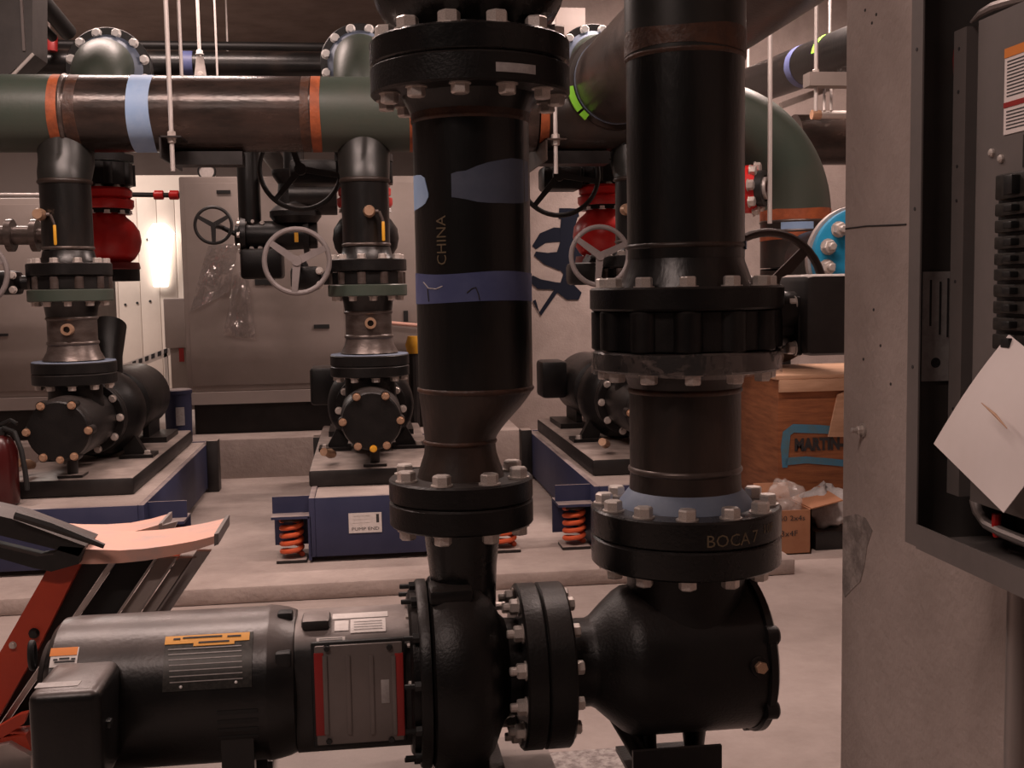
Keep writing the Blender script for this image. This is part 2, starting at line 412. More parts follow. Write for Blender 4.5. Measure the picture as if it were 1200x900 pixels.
XL = XW-.14                                    # front lip plane of the cabinet
lo = atX(1057, 632, XL); tp = atX(1076, 40, XL)
YF = (lo.y+tp.y)/2; ZB = lo.z; ZT = 1.78; YN = .36
cab = Thing('electrical_cabinet', 'open grey steel electrical cabinet on the near concrete wall', 'cabinet', (XW, (YF+YN)/2, ZB))
sh = .003
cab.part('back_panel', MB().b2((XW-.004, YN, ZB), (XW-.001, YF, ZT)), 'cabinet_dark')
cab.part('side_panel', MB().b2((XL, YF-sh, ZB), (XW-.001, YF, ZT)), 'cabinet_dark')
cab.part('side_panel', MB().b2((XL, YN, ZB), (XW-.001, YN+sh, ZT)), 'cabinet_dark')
cab.part('bottom_panel', MB().b2((XL, YN, ZB), (XW-.001, YF, ZB+sh)), 'cabinet_grey')
cab.part('top_panel', MB().b2((XL, YN, ZT), (XW-.001, YF, ZT+sh)), 'cabinet_grey')
lw = .026
cab.part('front_lip', MB().b2((XL-.002, YF-lw, ZB), (XL, YF, ZT)), 'cabinet_grey')
cab.part('front_lip', MB().b2((XL-.002, YN, ZB), (XL, YN+lw, ZT)), 'cabinet_grey')
cab.part('front_lip', MB().b2((XL-.002, YN+lw, ZB-.002), (XL, YF-lw, ZB+.026)), 'cabinet_grey')
for y in (60, 245, 430):
    q = atX(1070, y, XL-.002); cab.part('screw_hole', MB().lathe([(0, .0022), (.0006, .0022)], (XL-.002, YF-lw*.5, q.z), (-1, 0, 0), 8), 'ink')
# inner dead-front: flange strip, recess, face
XD = XL+.035
d0 = atX(1114, 300, XD).y
dzb = atX(1112, 578, XD).z; dzt = atX(1130, 32, XD).z
cab.part('dead_front_flange', MB().b2((XD, d0-.026, dzb), (XD+.03, d0, dzt)), 'cabinet_grey')
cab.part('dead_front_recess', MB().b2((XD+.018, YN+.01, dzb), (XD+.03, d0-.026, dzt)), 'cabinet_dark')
d1 = atX(1142, 300, XD).y
face = cab.part('dead_front', MB().b2((XD, YN+.02, dzb), (XD+.01, d1, dzt)), 'cabinet_grey')
for y in (58, 108, 195, 235, 330, 480):
    q = atX(1122, y, XD); cab.part('screw_hole', MB().lathe([(0, .002), (.0006, .002)], (XD, d0-.011, q.z), (-1, 0, 0), 8), 'ink')
for (x, y) in ((1163, 179), (1174, 186)):
    q = atX(x, y, XD); cab.inst('screw', BOLT[('dome', 'bolt_zinc')], q, (-1, 0, 0), .009)
# breakers
bt = atX(1172, 205, XD); 
cab.part('breaker_opening', MB().b2((XD-.001, YN+.03, atX(1172, 545, XD).z), (XD+.002, bt.y, bt.z)), 'breaker')
zs = [atX(1172, y, XD).z for y in (205, 238, 257, 276, 295, 313, 331, 350, 369, 388, 410, 432)]
for i in range(len(zs)-1):
    y1 = bt.y-.012
    br = cab.part('breaker', MB().b2((XD-.013, y1-.085, zs[i+1]+.0018), (XD+.001, y1, zs[i]-.0018), bev=.002), 'plate_dark')
    cab.part('breaker_switch', MB().b2((XD-.022, y1-.045, zs[i+1]+.005), (XD-.012, y1-.03, zs[i]-.005), bev=.001), 'breaker', br)
    cab.part('breaker_terminal', MB().b2((XD-.004, y1+.002, zs[i+1]+.004), (XD, y1+.008, zs[i]-.004)), 'wood_tan')
# warning sheet on the dead-front (flat print)
y0 = atX(1178, 100, XD).y
lb = cab.part('warning_label', MB().b2((XD-.001, y0-.09, atX(1171, 160, XD).z), (XD, y0, atX(1181, 60, XD).z)), 'paper', label='printed warning sheet with an orange header')
def zz(y): return atX(1178, y, XD).z
cab.part('label_header', MB().b2((XD-.0016, y0-.09, zz(69)), (XD-.001, y0, zz(58))), 'orange_label', lb)
cab.part('label_header', MB().b2((XD-.0016, y0-.09, zz(127)), (XD-.001, y0, zz(121))), 'red_strip', lb)
for y in list(range(74, 118, 4))+list(range(132, 156, 4)):
    cab.part('print_line', MB().b2((XD-.0014, y0-.085, zz(y)-.0006), (XD-.001, y0-.005, zz(y)+.0006)), 'ink', lb)
cab.part('rating_label', MB().b2((XD-.001, y0-.11, zz(200)), (XD, y0-.035, zz(163))), 'plate_dark')
# tall printed label on the inner side wall, knockout, lower dark box
ys = YF-sh-.001
def onside(px, py): return at(px, py, ys)
a = onside(1079, 447); c = onside(1113, 318)
sl = cab.part('circuit_label', MB().b2((a.x, ys-.001, a.z), (c.x, ys, c.z)), 'label_grey', label='tall printed label on the inner side wall')
for (x, y0_, y1_) in ((1090, 328, 382), (1101, 330, 392), (1110, 326, 395)):
    q0 = onside(x-1.5, y1_); q1 = onside(x+1.5, y0_)
    cab.part('print_line', MB().b2((q0.x, ys-.0016, q0.z), (q1.x, ys-.001, q1.z)), 'ink', sl)
cab.part('knockout', MB().lathe([(0, .006), (.001, .006)], onside(1096, 425), (0, -1, 0), 16), 'ink')
# curved cable inside, red wire cap
cb = [atX(x, y, XD+.02) for x, y in ((1142, 585), (1146, 600), (1156, 614), (1175, 624), (1205, 636), (1240, 650))]
single('flexible_conduit', MB().tube(cb, .006, 10), 'conduit', 'grey flexible conduit curving along the cabinet bottom', 'conduit')
cb = [atX(x, y, XL+.05) for x, y in ((1078, 24), (1095, 22), (1110, 32), (1119, 60), (1122, 90))]
single('cabinet_wire', MB().tube(cb, .004, 8), 'red_dark', 'dark reddish wire bowed in the cabinet top corner', 'wire')
cb = [atX(x, y, XD+.005) for x, y in ((1138, 26), (1150, 15), (1165, 7), (1185, 1), (1210, -4))]
single('cabinet_wire', MB().tube(cb, [.0015, .004, .005, .005, .004], 8), 'conduit', 'pale grey wire arching over the inner cabinet frame', 'wire')
q = atX(1168, 602, XD+.02)
single('wire_connector', MB().lathe([(0, .005), (.018, .005), (.026, .003)], q, (0, 0, -1), 10), 'red_valve', 'small red wire connector below the hanging paper', 'connector')
for i, (x, lab) in enumerate(((1192, 'grey steel conduit dropping from the cabinet bottom along the wall'),)):
    q = atX(x, 720, XW-.05); single('conduit', MB().tube([(XW-.05, q.y, 0), (XW-.05, q.y, ZB+.005)], .011, 14), 'conduit', lab, 'conduit')
# folded paper sheet hanging in front of the breakers
XPp = XL-.012
cn = [atX(1182, 392, XPp+.03), atX(1094, 520, XPp), atX(1176, 601, XPp-.004), atX(1262, 470, XPp+.01)]
n = 10; vs = []; fs = []
for i in range(n+1):
    for j in range(n+1):
        u, v = i/n, j/n
        p = (cn[0]*(1-u)+cn[1]*u)*(1-v)+(cn[3]*(1-u)+cn[2]*u)*v
        vs.append(p+Vector((-.008*math.sin(PI*u)*math.sin(PI*v)+.012*(1-u)*v, 0, .006*math.sin(PI*u)*(1-v))))
for i in range(n):
    for j in range(n): fs.append([i*(n+1)+j, i*(n+1)+j+1, (i+1)*(n+1)+j+1, (i+1)*(n+1)+j])
q = len(vs); vs += [v+Vector((.0008, 0, 0)) for v in vs]; fs += [[k+q for k in f[::-1]] for f in fs]
t = Thing('paper_sheet', 'white paper sheet hanging crooked in the open electrical cabinet', 'paper', cn[2])
t.part('sheet', MB().add(vs, fs), 'paper')
b = MB().tube([atX(x, y, XPp-.0075) for x, y in ((1150, 472), (1166, 486), (1180, 502))], [.0004, .0016, .0005], 6)
t.part('pen_stroke', b, 'wood_tan')

# ================================================================== front pump
bq = atZ(500, 869, .145)
single('pump_base', MB().b2((-1.3, 1.86, .0805), (atZ(640, 869, .145).x, bq.y, .145), bev=.006), 'base_dust', 'dusty grey base block under the black pump and motor', 'base')
ax0 = at(640, 778, YA); ZA = ax0.z; K = mpp(ax0)
def X(px, py=785): return at(px, py, YA).x
def P(px, r): return (X(px), r*K)
EX = Vector((1, 0, 0)); EY = Vector((0, 1, 0)); EZ = Vector((0, 0, 1))
AO = Vector((0, YA, ZA))
fp = Thing('centrifugal_pump', 'large black pump with motor on the dusty grey base block', 'pump', (X(540), YA, .1455))
Km = mpp(at(200, 800, YA)); RM = 88*Km
motor = fp.part('motor_body', MB().lathe([(X(66), RM*.5), (X(67), RM*.78), (X(70), RM*.9), (X(78), RM*.985), (X(90), RM), (X(313), RM), (X(316), RM*1.012), (X(320), RM*1.012)], AO, EX, 64), 'motor_paint')
fp.part('fan_cover', MB().lathe([(X(57), RM*.6), (X(59), RM*.72), (X(66), RM*.78), (X(69), RM*.7)], AO, EX, 48), 'motor_paint')
fp.part('end_bell', MB().lathe([(X(320), RM*1.012), (X(328), RM*1.0), (X(340), RM*.97), (X(349), RM*.93), (X(352), RM*.8)], AO, EX, 64), 'motor_paint')
def cyl_patch(px0, px1, a0, a1, r, th=.0012, seg=10, inset=0):
    b = MB(); vs = []; fs = []
    for i in range(seg+1):
        a = R(a0+(a1-a0)*i/seg)
        for rr in (r+th, r-.0005):
            for x in (at(px0, 785, YA-rr*math.cos(R((a0+a1)/2))).x, at(px1, 785, YA-rr*math.cos(R((a0+a1)/2))).x): vs.append(Vector((x, YA-math.cos(a)*rr, ZA+math.sin(a)*rr)))
    for i in range(seg):
        p, q = 4*i, 4*i+4
        fs += [[p, p+1, q+1, q], [p+2, q+2, q+3, p+3], [p, q, q+2, p+2], [p+1, p+3, q+3, q+1]]
    fs += [[0, 2, 3, 1], [4*seg, 4*seg+1, 4*seg+3, 4*seg+2]]
    return b.add(vs, fs)
npl = fp.part('nameplate', cyl_patch(192, 296, 16, 58, RM), 'plate_dark', label='dark motor nameplate with a yellow header strip')
fp.part('nameplate_header', cyl_patch(195, 294, 50.5, 57.5, RM+.001), 'yellow_label', npl)
fp.part('nameplate_header', cyl_patch(228, 276, 48, 51, RM+.0012), 'yellow_label', npl)
for (p0, p1, a) in ((205, 213, 54), (216, 262, 54.6), (268, 284, 54), (234, 270, 50)): fp.part('print_line', cyl_patch(p0, p1, a, a+1.3, RM+.002), 'ink', npl)
for a in range(22, 47, 4): fp.part('print_line', cyl_patch(198, 284, a, a+.7, RM+.001), 'label_grey', npl)
for (px, a) in ((211, 19), (276, 20)):
    aa = R(a); d = Vector((0, -math.cos(aa), math.sin(aa)))
    fp.inst('rivet', BOLT[('dome', 'bolt_bright')], AO+EX*at(px, 785, YA-RM*math.cos(aa)).x+d*RM, d, .006, npl)
wl = fp.part('caution_label', cyl_patch(60, 92, 38, 53, RM), 'white_label', label='small white caution label with an orange top')
fp.part('label_header', cyl_patch(60, 92, 46.5, 53, RM+.0008), 'orange_label', wl)
for (p0, p1, a) in ((63, 68, 43), (70, 82, 43.6), (84, 89, 43), (64, 88, 41.2)): fp.part('print_line', cyl_patch(p0, p1, a, a+1.2, RM+.0012), 'ink', wl)
for a in (-22, -15, -8, -1): fp.part('vent_slot', cyl_patch(252, 300, a-1.3, a+1.3, RM), 'rubber')
# notch bolts on the end bell
for a in (36, 78):
    aa = R(a); d = Vector((0, -math.cos(aa), math.sin(aa)))
    fp.part('bolt_pocket', MB().box(AO+EX*X(338)+d*RM*.93, (.03, .03, .03), bev=.006), 'rubber')
    fp.inst('bolt', BOLT[('head', 'bolt_zinc')], AO+EX*X(331)+d*RM*.955, EX, .016)
# lifting ring at the fan end
pr = at(38, 768, YA-.07)
fp.part('lifting_eye', MB().tube([pr+Vector((0, math.cos(a)*.012, math.sin(a)*.024)) for a in [2*PI*i/20 for i in range(20)]], .006, 10, closed=True), 'rubber')
# terminal box on the camera side of the motor
YT = YA-RM-.05
tl = at(37, 806, YT-.05); br = at(127, 905, YT-.05)
tb = fp.part('terminal_box', MB().box(((tl.x+br.x)/2, YT+.0, (tl.z+br.z)/2-.01), (br.x-tl.x, .17, tl.z-br.z+.02), bev=.018, segs=4), 'motor_paint')
bt_ = MB().b2((at(52, 815, YT).x, YT-.055, tl.z-.0005), (at(102, 815, YT).x, YT-.03, tl.z+.001))
fp.part('box_label', bt_, 'label_grey', tb)
fp.part('box_lid_clip', MB().box((br.x+.002, YT-.04, tl.z-.075), (.012, .02, .014), bev=.003), 'bolt_black', tb)
# motor feet
for px in (110, 285):
    for s in (-1, 1):
        fp.part('foot', MB().b2((X(px)-.04, YA+s*.15-.035, .1455), (X(px)+.04, YA+s*.15+.035, .165), bev=.004).b2((X(px)-.03, YA+s*.12-.015, .15), (X(px)+.03, YA+s*.12+.015, ZA-.05)), 'motor_paint')
        fp.inst('bolt', BOLT[('head', 'bolt_black')], (X(px), YA+s*.17, .165), EZ, .024)
# bracket between motor and pump: rounded square section
def sq(a, hy, hz, n=3.6):
    c, s_ = math.cos(a), math.sin(a)
    return (-math.copysign(abs(c)**(2/n), c)*hy, math.copysign(abs(s_)**(2/n), s_)*hz)
HY, HZ = .118, .128
def sq_shell(px0, px1, a0, a1, off, seg, closed):
    vs = []; fs = []; n = seg if closed else seg+1
    for x in (X(px0), X(px1)):
        for i in range(n):
            y, z = sq(a0+(a1-a0)*i/seg, HY+off, HZ+off); vs.append(Vector((x, YA+y, ZA+z)))
    for i in range(seg):
        k = (i+1) % n; fs.append([i, k, n+k, n+i])
    if closed: fs += [list(range(n))[::-1], [n+i for i in range(n)]]
    return vs, fs
v_, f_ = sq_shell(350, 482, 0, 2*PI, 0, 64, True)
brk = fp.part('bracket', MB().add(v_, f_), 'bracket_paint')
def bracket_label(name, px0, px1, a0, a1, m, off=.0012):
    v_, f_ = sq_shell(px0, px1, R(a0), R(a1), off, 8, False); v2, f2 = sq_shell(px0, px1, R(a0), R(a1), off-.001, 8, False)
    return fp.part(name, MB().add(v_, f_).add(v2, [f[::-1] for f in f2]), m, brk)
bracket_label('data_label', 413, 453, 55, 82, 'white_label'); bracket_label('data_label', 395, 411, 60, 80, 'white_label'); bracket_label('data_label', 375, 407, 42, 50, 'white_label')
bracket_label('data_label', 392, 456, 84, 90, 'white_label')
for a in (60, 65, 70, 75): bracket_label('print_line', 417, 449, a, a+1.2, 'label_grey', .002)
for a in (44, 47): bracket_label('print_line', 378, 404, a, a+1.0, 'ink', .002)
fp.part('casting_lug', MB().box((X(374), YA-.045, ZA+HZ+.003), (.055, .07, .022), bev=.008), 'bracket_paint', brk)
# cover plate with rubber seal and red side strips
YG = YA-HY-.002
def G(px, py): return at(px, py, YG)
g0, g1 = G(368, 876), G(474, 746)
fp.part('guard_seal', MB().b2((g0.x, YG-.006, g0.z), (g1.x, YG+.006, g1.z), bev=.005), 'rubber', brk)
g0, g1 = G(372, 872), G(471, 750)
gp = fp.part('guard_plate', MB().b2((g0.x, YG-.010, g0.z), (g1.x, YG-.002, g1.z), bev=.003), 'guard_plate', brk, label='ribbed grey cover plate with red side strips')
for (p0, p1) in ((371, 379), (465, 472)):
    a_, c_ = G(p0, 860), G(p1, 763); fp.part('red_strip', MB().b2((a_.x, YG-.0115, a_.z), (c_.x, YG-.004, c_.z), bev=.001), 'red_strip', gp)
for px in (382, 409, 436, 462):
    a_, c_ = G(px-1.2, 858), G(px+1.2, 766); fp.part('rib', MB().b2((a_.x, YG-.0135, a_.z), (c_.x, YG-.009, c_.z), bev=.001), 'guard_plate', gp)
a_, c_ = G(447, 822), G(456, 794); fp.part('serial_tag', MB().b2((a_.x, YG-.0115, a_.z), (c_.x, YG-.009, c_.z), bev=.001), 'label_grey', gp)
for (x, y) in ((383, 758), (456, 756), (386, 866), (459, 864)): fp.inst('bolt', BOLT[('head', 'bolt_black')], G(x, y)-EY*.008, -EY, .012, gp)
# back plate, volute, nozzle
fp.part('back_plate', MB().lathe([P(479, 60), P(479, 88), P(482, 92), P(489, 92), P(489, 104), P(492, 106), P(501, 106), P(503, 100)], AO, EX, 64), 'black_iron')
for i in range(12):
    a = 2*PI*(i+.35)/12; d = Vector((0, -math.cos(a), math.sin(a)))
    fp.inst('stud', BOLT[('stud', 'bolt_black')], AO+EX*X(489)+d*98*K, -EX, .020)
    if i in (0, 1, 2, 3): fp.inst('bolt', BOLT[('head', 'bolt_zinc')], AO+EX*X(480)+d*78*K, -EX, .012)
vol = fp.part('volute', MB().lathe([P(500, 60), P(500, 98), P(506, 108), P(520, 114), P(545, 114), P(562, 106), P(573, 92), P(580, 76), P(586, 62), P(592, 56), P(608, 55)], AO, EX, 72), 'black_iron')
fp.part('casting_rib', MB().box((X(525), YA-.178, ZA+.018), (.045, .03, .024), bev=.005), 'black_iron', vol)
fp.part('casting_rib', MB().box((X(525), YA-.16, ZA-.07), (.03, .05, .02), bev=.005), 'black_iron', vol)
fp.part('casting_rib', MB().box((X(527), YA-.06, ZA+.178), (.085, .09, .03), bev=.008), 'black_iron', vol)
fp.part('pump_foot', MB().b2((X(510), YA-.14, .1455), (X(590), YA+.14, .17), bev=.006).b2((X(525), YA-.05, .15), (X(570), YA+.05, ZA-.1), bev=.01), 'black_iron')
XN = at(541, 600, YA).x; zf1 = at(541, 612, YA).z; zf0 = at(541, 583, YA).z
fp.part('discharge_nozzle', MB().tube([(XN+.004, YA, ZA+.06), (XN+.002, YA, ZA+.13), (XN, YA, (ZA+.13+zf1)/2), (XN, YA, zf1-.012), (XN, YA, zf1+.004)], [36*K, 36*K, 39*K, 44*K, 47*K], 40), 'black_gloss')
RF = 82*K
flange(fp, 'discharge_flange', (XN, YA, zf1), EZ, RF, zf0-zf1-.001, .06, 'black_iron')
bolt_ring(fp, (XN, YA, zf1), -EZ, RF*.83, 8, .034, 'head', 'bolt_zinc', phase=R(22.5), e1=EX)
sf = P(606, 0)[0]; sm = P(631, 0)[0]
flange(fp, 'suction_flange', (sf, YA, ZA), EX, 95*K, sm-sf-.001, .06, 'black_iron')
bolt_ring(fp, (sf, YA, ZA), -EX, 79*K, 12, .032, 'nut', 'bolt_zinc', phase=R(15), e1=EZ)

# ================================================================== suction diffuser
XD0 = at(803, 600, YA).x
sd = Thing('suction_diffuser', 'black cast suction diffuser between the front pump and the right riser', 'pipe fitting', (XD0, YA, .08))
se = P(661, 0)[0]
flange(sd, 'pump_flange', (sm, YA, ZA), EX, 95*K, se-sm, .06, 'black_iron')
bolt_ring(sd, (se, YA, ZA), EX, 79*K, 12, .028, 'head', 'bolt_zinc', phase=R(15), e1=EZ)
Ks = mpp(at(800, 760, YA))
def Q(px, r): return (X(px, 765), r*Ks)
body = sd.part('body', MB().lathe([Q(660, 62), Q(664, 50), Q(688, 50), Q(694, 53), Q(708, 66), Q(724, 80), Q(733, 85), Q(742, 86), Q(866, 86), Q(872, 85)], AO, EX, 72), 'black_iron')
cv = sd.part('end_cover', MB().lathe([Q(871, 86), Q(873, 90), Q(880, 90), Q(884, 82), Q(890, 62), Q(894, 30), Q(895, .01)], AO, EX, 64, cap=False), 'black_iron')
for i in range(6):
    a = 2*PI*(i+.5)/6; d = Vector((0, -math.cos(a), math.sin(a)))
    sd.part('cover_ear', MB().lathe([(0, .019), (.022, .019), (.026, .015)], AO+EX*X(871, 765)+d*85*Ks, EX, 18), 'black_iron', cv)
sd.inst('drain_plug', BOLT[('head', 'brass')], (X(894, 780), YA, ZA-.01), EX, .03)
pq = AO+EX*X(860, 785)+Vector((0, -math.cos(R(8)), math.sin(R(8))))*89*Ks
sd.part('plug_boss', MB().lathe([(-.004, .020), (.002, .019)], pq, Vector((0, -1, .15)), 20), 'black_iron', body)
sd.inst('pipe_plug', BOLT[('head', 'brass')], pq, Vector((0, -1, .15)), .025)
zi0 = at(803, 655, YA).z; zi1 = at(803, 622, YA).z
RFs = 109*Ks
sd.part('inlet_neck', MB().tube([(XD0, YA, ZA+.02), (XD0, YA, ZA+.11), (XD0, YA, zi0-.03), (XD0, YA, zi0+.004)], [70*Ks, 68*Ks, 68*Ks, 72*Ks], 48), 'black_iron', body)
flange(sd, 'inlet_flange', (XD0, YA, zi0), EZ, RFs, zi1-zi0-.001, .1, 'black_gloss')
bolt_ring(sd, (XD0, YA, zi0), -EZ, RFs*.85, 12, .035, 'head', 'bolt_zinc', phase=R(15), e1=EX)
# supports
x1 = X(757, 860); x2 = X(810, 860); za_ = at(800, 877, YA-.1).z
sd.part('support_leg', MB().tube([(x1, YA-.02, za_-.055), (x1, YA-.02, ZA-.13)], .017, 14).lathe([(0, .03), (.012, .03)], (x1, YA-.02, za_-.055), EZ, 16), 'black_iron')
zb = ZA-87*Ks
sj = sd.part('support_screw', MB().tube([(x2, YA-.02, za_-.055), (x2, YA-.02, zb)], .009, 10), 'bolt_black')
sd.part('support_boss', MB().lathe([(0, .026), (.025, .023), (.05, .02)], (x2, YA-.02, zb+.01), -EZ, 18), 'black_iron')
sd.inst('nut', BOLT[('head', 'bolt_zinc')], (x2, YA-.02, zb-.062), EZ, .034, sj); sd.inst('nut', BOLT[('head', 'brass')], (x2, YA-.02, zb-.048), EZ, .028, sj)
sd.inst('nut', BOLT[('head', 'bolt_zinc')], (x2, YA-.02, za_-.055), EZ, .045, sj)
sd.part('support_angle', MB().b2((at(742, 880, YA-.1).x, YA-.10, za_-.065), (at(846, 880, YA-.1).x, YA-.09, za_)).b2((at(742, 880, YA-.1).x, YA-.10, za_-.065), (at(846, 880, YA-.1).x, YA+.06, za_-.055)), 'black_iron')
for px in (760, 828): sd.part('stand_leg', MB().b2((X(px, 880)-.02, YA-.04, .0805), (X(px, 880)+.02, YA+.0, za_-.066)), 'black_iron')
sd.part('strut_leg', MB().tube([(X(722, 850), YA, ZA-.11), (X(752, 890), YA-.02, za_-.05)], .022, 12), 'black_iron')

# ================================================================== suction spool (lower right riser)
def ZR(py, px=803): return at(px, py, YA).z
XR = at(804, 400, YA).x; KR = mpp(at(804, 400, YA))
sp = Thing('pipe_spool', 'short rusty black flanged pipe piece between suction diffuser and lug valve', 'pipe', (XD0, YA, zi1), 'flanged pipe pieces')
zt = ZR(590)
fl = flange(sp, 'lower_flange', (XD0, YA, zi1), EZ, RFs, zt-zi1, .1, 'black_gloss')
bolt_ring(sp, (XD0, YA, zt), EZ, RFs*.86, 12, .037, 'head', 'bolt_zinc', phase=R(15), e1=EX)
sp.part('hub', MB().tube([(XD0, YA, zt-.002), (XD0, YA, zt+.010), (XD0, YA, zt+.028), (XD0, YA, zt+.034)], [80*KR, 77*KR, 69*KR, 66*KR], 56), 'blue_paint', label='hub of the lower flange marked blue')
z1 = ZR(558); z2 = ZR(450)
sp.part('pipe', MB().tube([(XD0, YA, zt+.03), (XD0, YA, z1), (XD0, YA, z2), (XD0, YA, ZR(432))], [66*KR, 65*KR, 65*KR, 65*KR], 56), 'pipe_rusty')
weld(sp, (XD0, YA, ZR(548)), EZ, 65.3*KR, .007, 'steel_bare'); weld(sp, (XD0, YA, ZR(456)), EZ, 65.3*KR, .006, 'weld_brown')
sp.part('upper_hub', MB().tube([(XD0, YA, ZR(452)), (XD0, YA, ZR(438)), (XD0, YA, ZR(430))], [66*KR, 70*KR, 78*KR], 56), 'pipe_rusty')
zv0 = ZR(432); zv1 = ZR(409)
flange(sp, 'upper_flange', (XR, YA, zv0), EZ, 109*KR, zv1-zv0, .1, 'black_gloss')
wv = []; wf = []; hw_ = (zv1-zv0)
for j in range(4):
    for i in range(72):
        a = 2*PI*i/72; rr = 110.5*KR+.0016*math.sin(7*a+j*1.7)+.0012*math.sin(17*a+j*2.9)
        wv.append(Vector((XR+math.cos(a)*rr, YA+math.sin(a)*rr, zv0-.006+(hw_+.006)*j/3+.002*math.sin(5*a+j))))
for j in range(3):
    for i in range(72): k_ = (i+1) % 72; wf.append([j*72+i, j*72+k_, (j+1)*72+k_, (j+1)*72+i])
sp.part('stretch_film', MB().add(wv, wf), 'stretch_film', label='shiny clear stretch film wrapped round the flange')
bolt_ring(sp, (XR, YA, zv0), -EZ, 94*KR, 12, .034, 'head', 'bolt_zinc', phase=R(12), e1=EX)
# paint-marker lettering bent round the lower flange
def text_cyl(s, size, c, r, a_start, z, gap=.0008):
    vs, fs = text_verts(s, size); c = Vector(c)
    return MB().add([Vector((c.x+math.sin(a_start+v.x/r)*(r+gap), c.y-math.cos(a_start+v.x/r)*(r+gap), z+v.y)) for v in vs], fs)
sp.part('lettering', text_cyl('BOCA', .034, (XD0, YA), RFs, R(-5), zi1+.010), 'ink_tan', fl)
sp.part('lettering', text_cyl('7', .034, (XD0, YA), RFs, R(24), zi1+.012), 'ink_tan', fl)
sp.part('lettering', text_cyl('10F', .026, (XD0, YA), RFs, R(33), zi1+.024), 'ink_tan', fl)

# ================================================================== lug butterfly valve with gear operator
lv = Thing('butterfly_valve', 'large black lug butterfly valve with gear operator on the front right riser', 'valve', (XR, YA, zv1))
zv2 = ZR(362)
lv.part('body', MB().lathe([(0, .1), (0, 98*KR), (.004, 100*KR), (zv2-zv1-.004, 100*KR), (zv2-zv1, 98*KR), (zv2-zv1, .1)], (XR, YA, zv1), EZ, 64, cap=False), 'black_iron')
for i in range(12):
    a = R(15+30*i); lv.part('lug', MB().lathe([(.001, .026), (.004, .029), (zv2-zv1-.004, .029), (zv2-zv1-.001, .026)], (XR+math.cos(a)*94*KR, YA+math.sin(a)*94*KR, zv1), EZ, 20), 'black_iron')
# neck on the right, mounting plate, gear box, input shaft and handwheel
zc_ = (zv1+zv2)/2+.003
xg0 = at(905, 385, YA).x; xg1 = at(948, 370, YA).x
lv.part('neck', MB().tube([(xg0-.03, YA, zc_), (xg1, YA, zc_)], [.045, .04], 24), 'black_iron')
lv.part('mounting_plate', MB().box((at(925, 385, YA).x, YA, zc_), (.012, .12, .12), bev=.01), 'black_iron')
for s in (-1, 1):
    for q in (-1, 1):
        c0 = Vector((at(925, 385, YA).x+.006, YA+s*.045, zc_+q*.045))
        lv.inst('bolt', BOLT[('nut', 'bolt_zinc')], c0, EX, .026); lv.inst('bolt', BOLT[('head', 'bolt_zinc')], c0-EX*.012, -EX, .026)
gx0, gx1 = at(945, 370, YA-.09).x, at(1040, 370, YA-.09).x; gz1, gz0 = at(970, 321, YA-.09).z, at(970, 417, YA-.09).z
gb = lv.part('gear_box', MB().b2((gx0, YA-.09, gz0), (gx1, YA+.07, gz1), bev=.016), 'dark_steel')
lv.part('gear_box_neck', MB().tube([(gx0-.04, YA-.02, zc_+.03), (gx0+.01, YA-.02, zc_+.03)], .04, 20), 'black_iron', gb)
ww = at(899, 341, 2.5); RW = 68*mpp(ww)
wc = Vector((ww.x, 2.5, ww.z))
lv.part('input_shaft', MB().tube([(wc.x, YA+.0, wc.z), (wc.x, 2.51, wc.z)], .011, 12), 'steel_bare', gb)
def handwheel(t, c, axis, r, rim, m, spokes=3, phase=PI/2, parent=None, flat=.5, dish=.0, sw=.1):
    ax = Vector(axis).normalized(); e1 = Vector((1, 0, 0)) if abs(ax.x) < .8 else Vector((0, 1, 0)); e1 = (e1-ax*e1.dot(ax)).normalized(); e2 = ax.cross(e1)
    if e2.z < 0: e2 = -e2
    c = Vector(c)
    w = t.part('handwheel', MB().tube([c+(e1*math.cos(a)+e2*math.sin(a))*r for a in [2*PI*i/44 for i in range(44)]], rim, 10, closed=True), m, parent)
    for i in range(spokes):
        a = phase+2*PI*i/spokes; d = e1*math.cos(a)+e2*math.sin(a); n = ax.cross(d)
        b = MB(); h0, h1 = r*sw*1.15, r*sw*.85; hub = c+ax*dish
        b.prism([hub+n*h0, hub-n*h0, c+d*(r-rim*.5)-n*h1, c+d*(r-rim*.5)+n*h1], ax*rim*.9); t.part('spoke', b, m, w)
    t.part('wheel_hub', MB().lathe([(-rim*.6+dish, r*.16), (rim*1.3+dish, r*.15)], c, ax, 18), m, w)
    return w
handwheel(lv, wc, EY, RW, .010, 'wheel_brown', 3, PI*.25, gb)

# ================================================================== upper right riser
zu0, zu1 = zv2, ZR(336)
ur = Thing('riser_pipe', 'tall black welded riser pipe standing on the lug valve', 'pipe', (XR, YA, zu0))
flange(ur, 'bottom_flange', (XR, YA, zu0), EZ, 112*KR, zu1-zu0, .1, 'black_iron')
bolt_ring(ur, (XR, YA, zu1), EZ, 95*KR, 12, .034, 'head', 'bolt_zinc', phase=R(15), e1=EX)
xs = lambda py: at(804, py, YA).x
ur.part('hub', MB().tube([(XR, YA, zu1-.002), (XR, YA, ZR(322)), (XR, YA, ZR(308)), (XR, YA, ZR(300))], [79*KR, 73*KR, 68*KR, 66.5*KR], 56), 'pipe_black')
ur.part('pipe', MB().tube([(XR, YA, ZR(303)), (XR, YA, ZR(200)), (XR, YA, ZR(69))], 67.5*KR, 64), 'pipe_black')
weld(ur, (XR, YA, ZR(289)), EZ, 67.5*KR, .006, 'pipe_rusty'); weld(ur, (XR, YA, ZR(70)), EZ, 68*KR, .006, 'weld_brown')
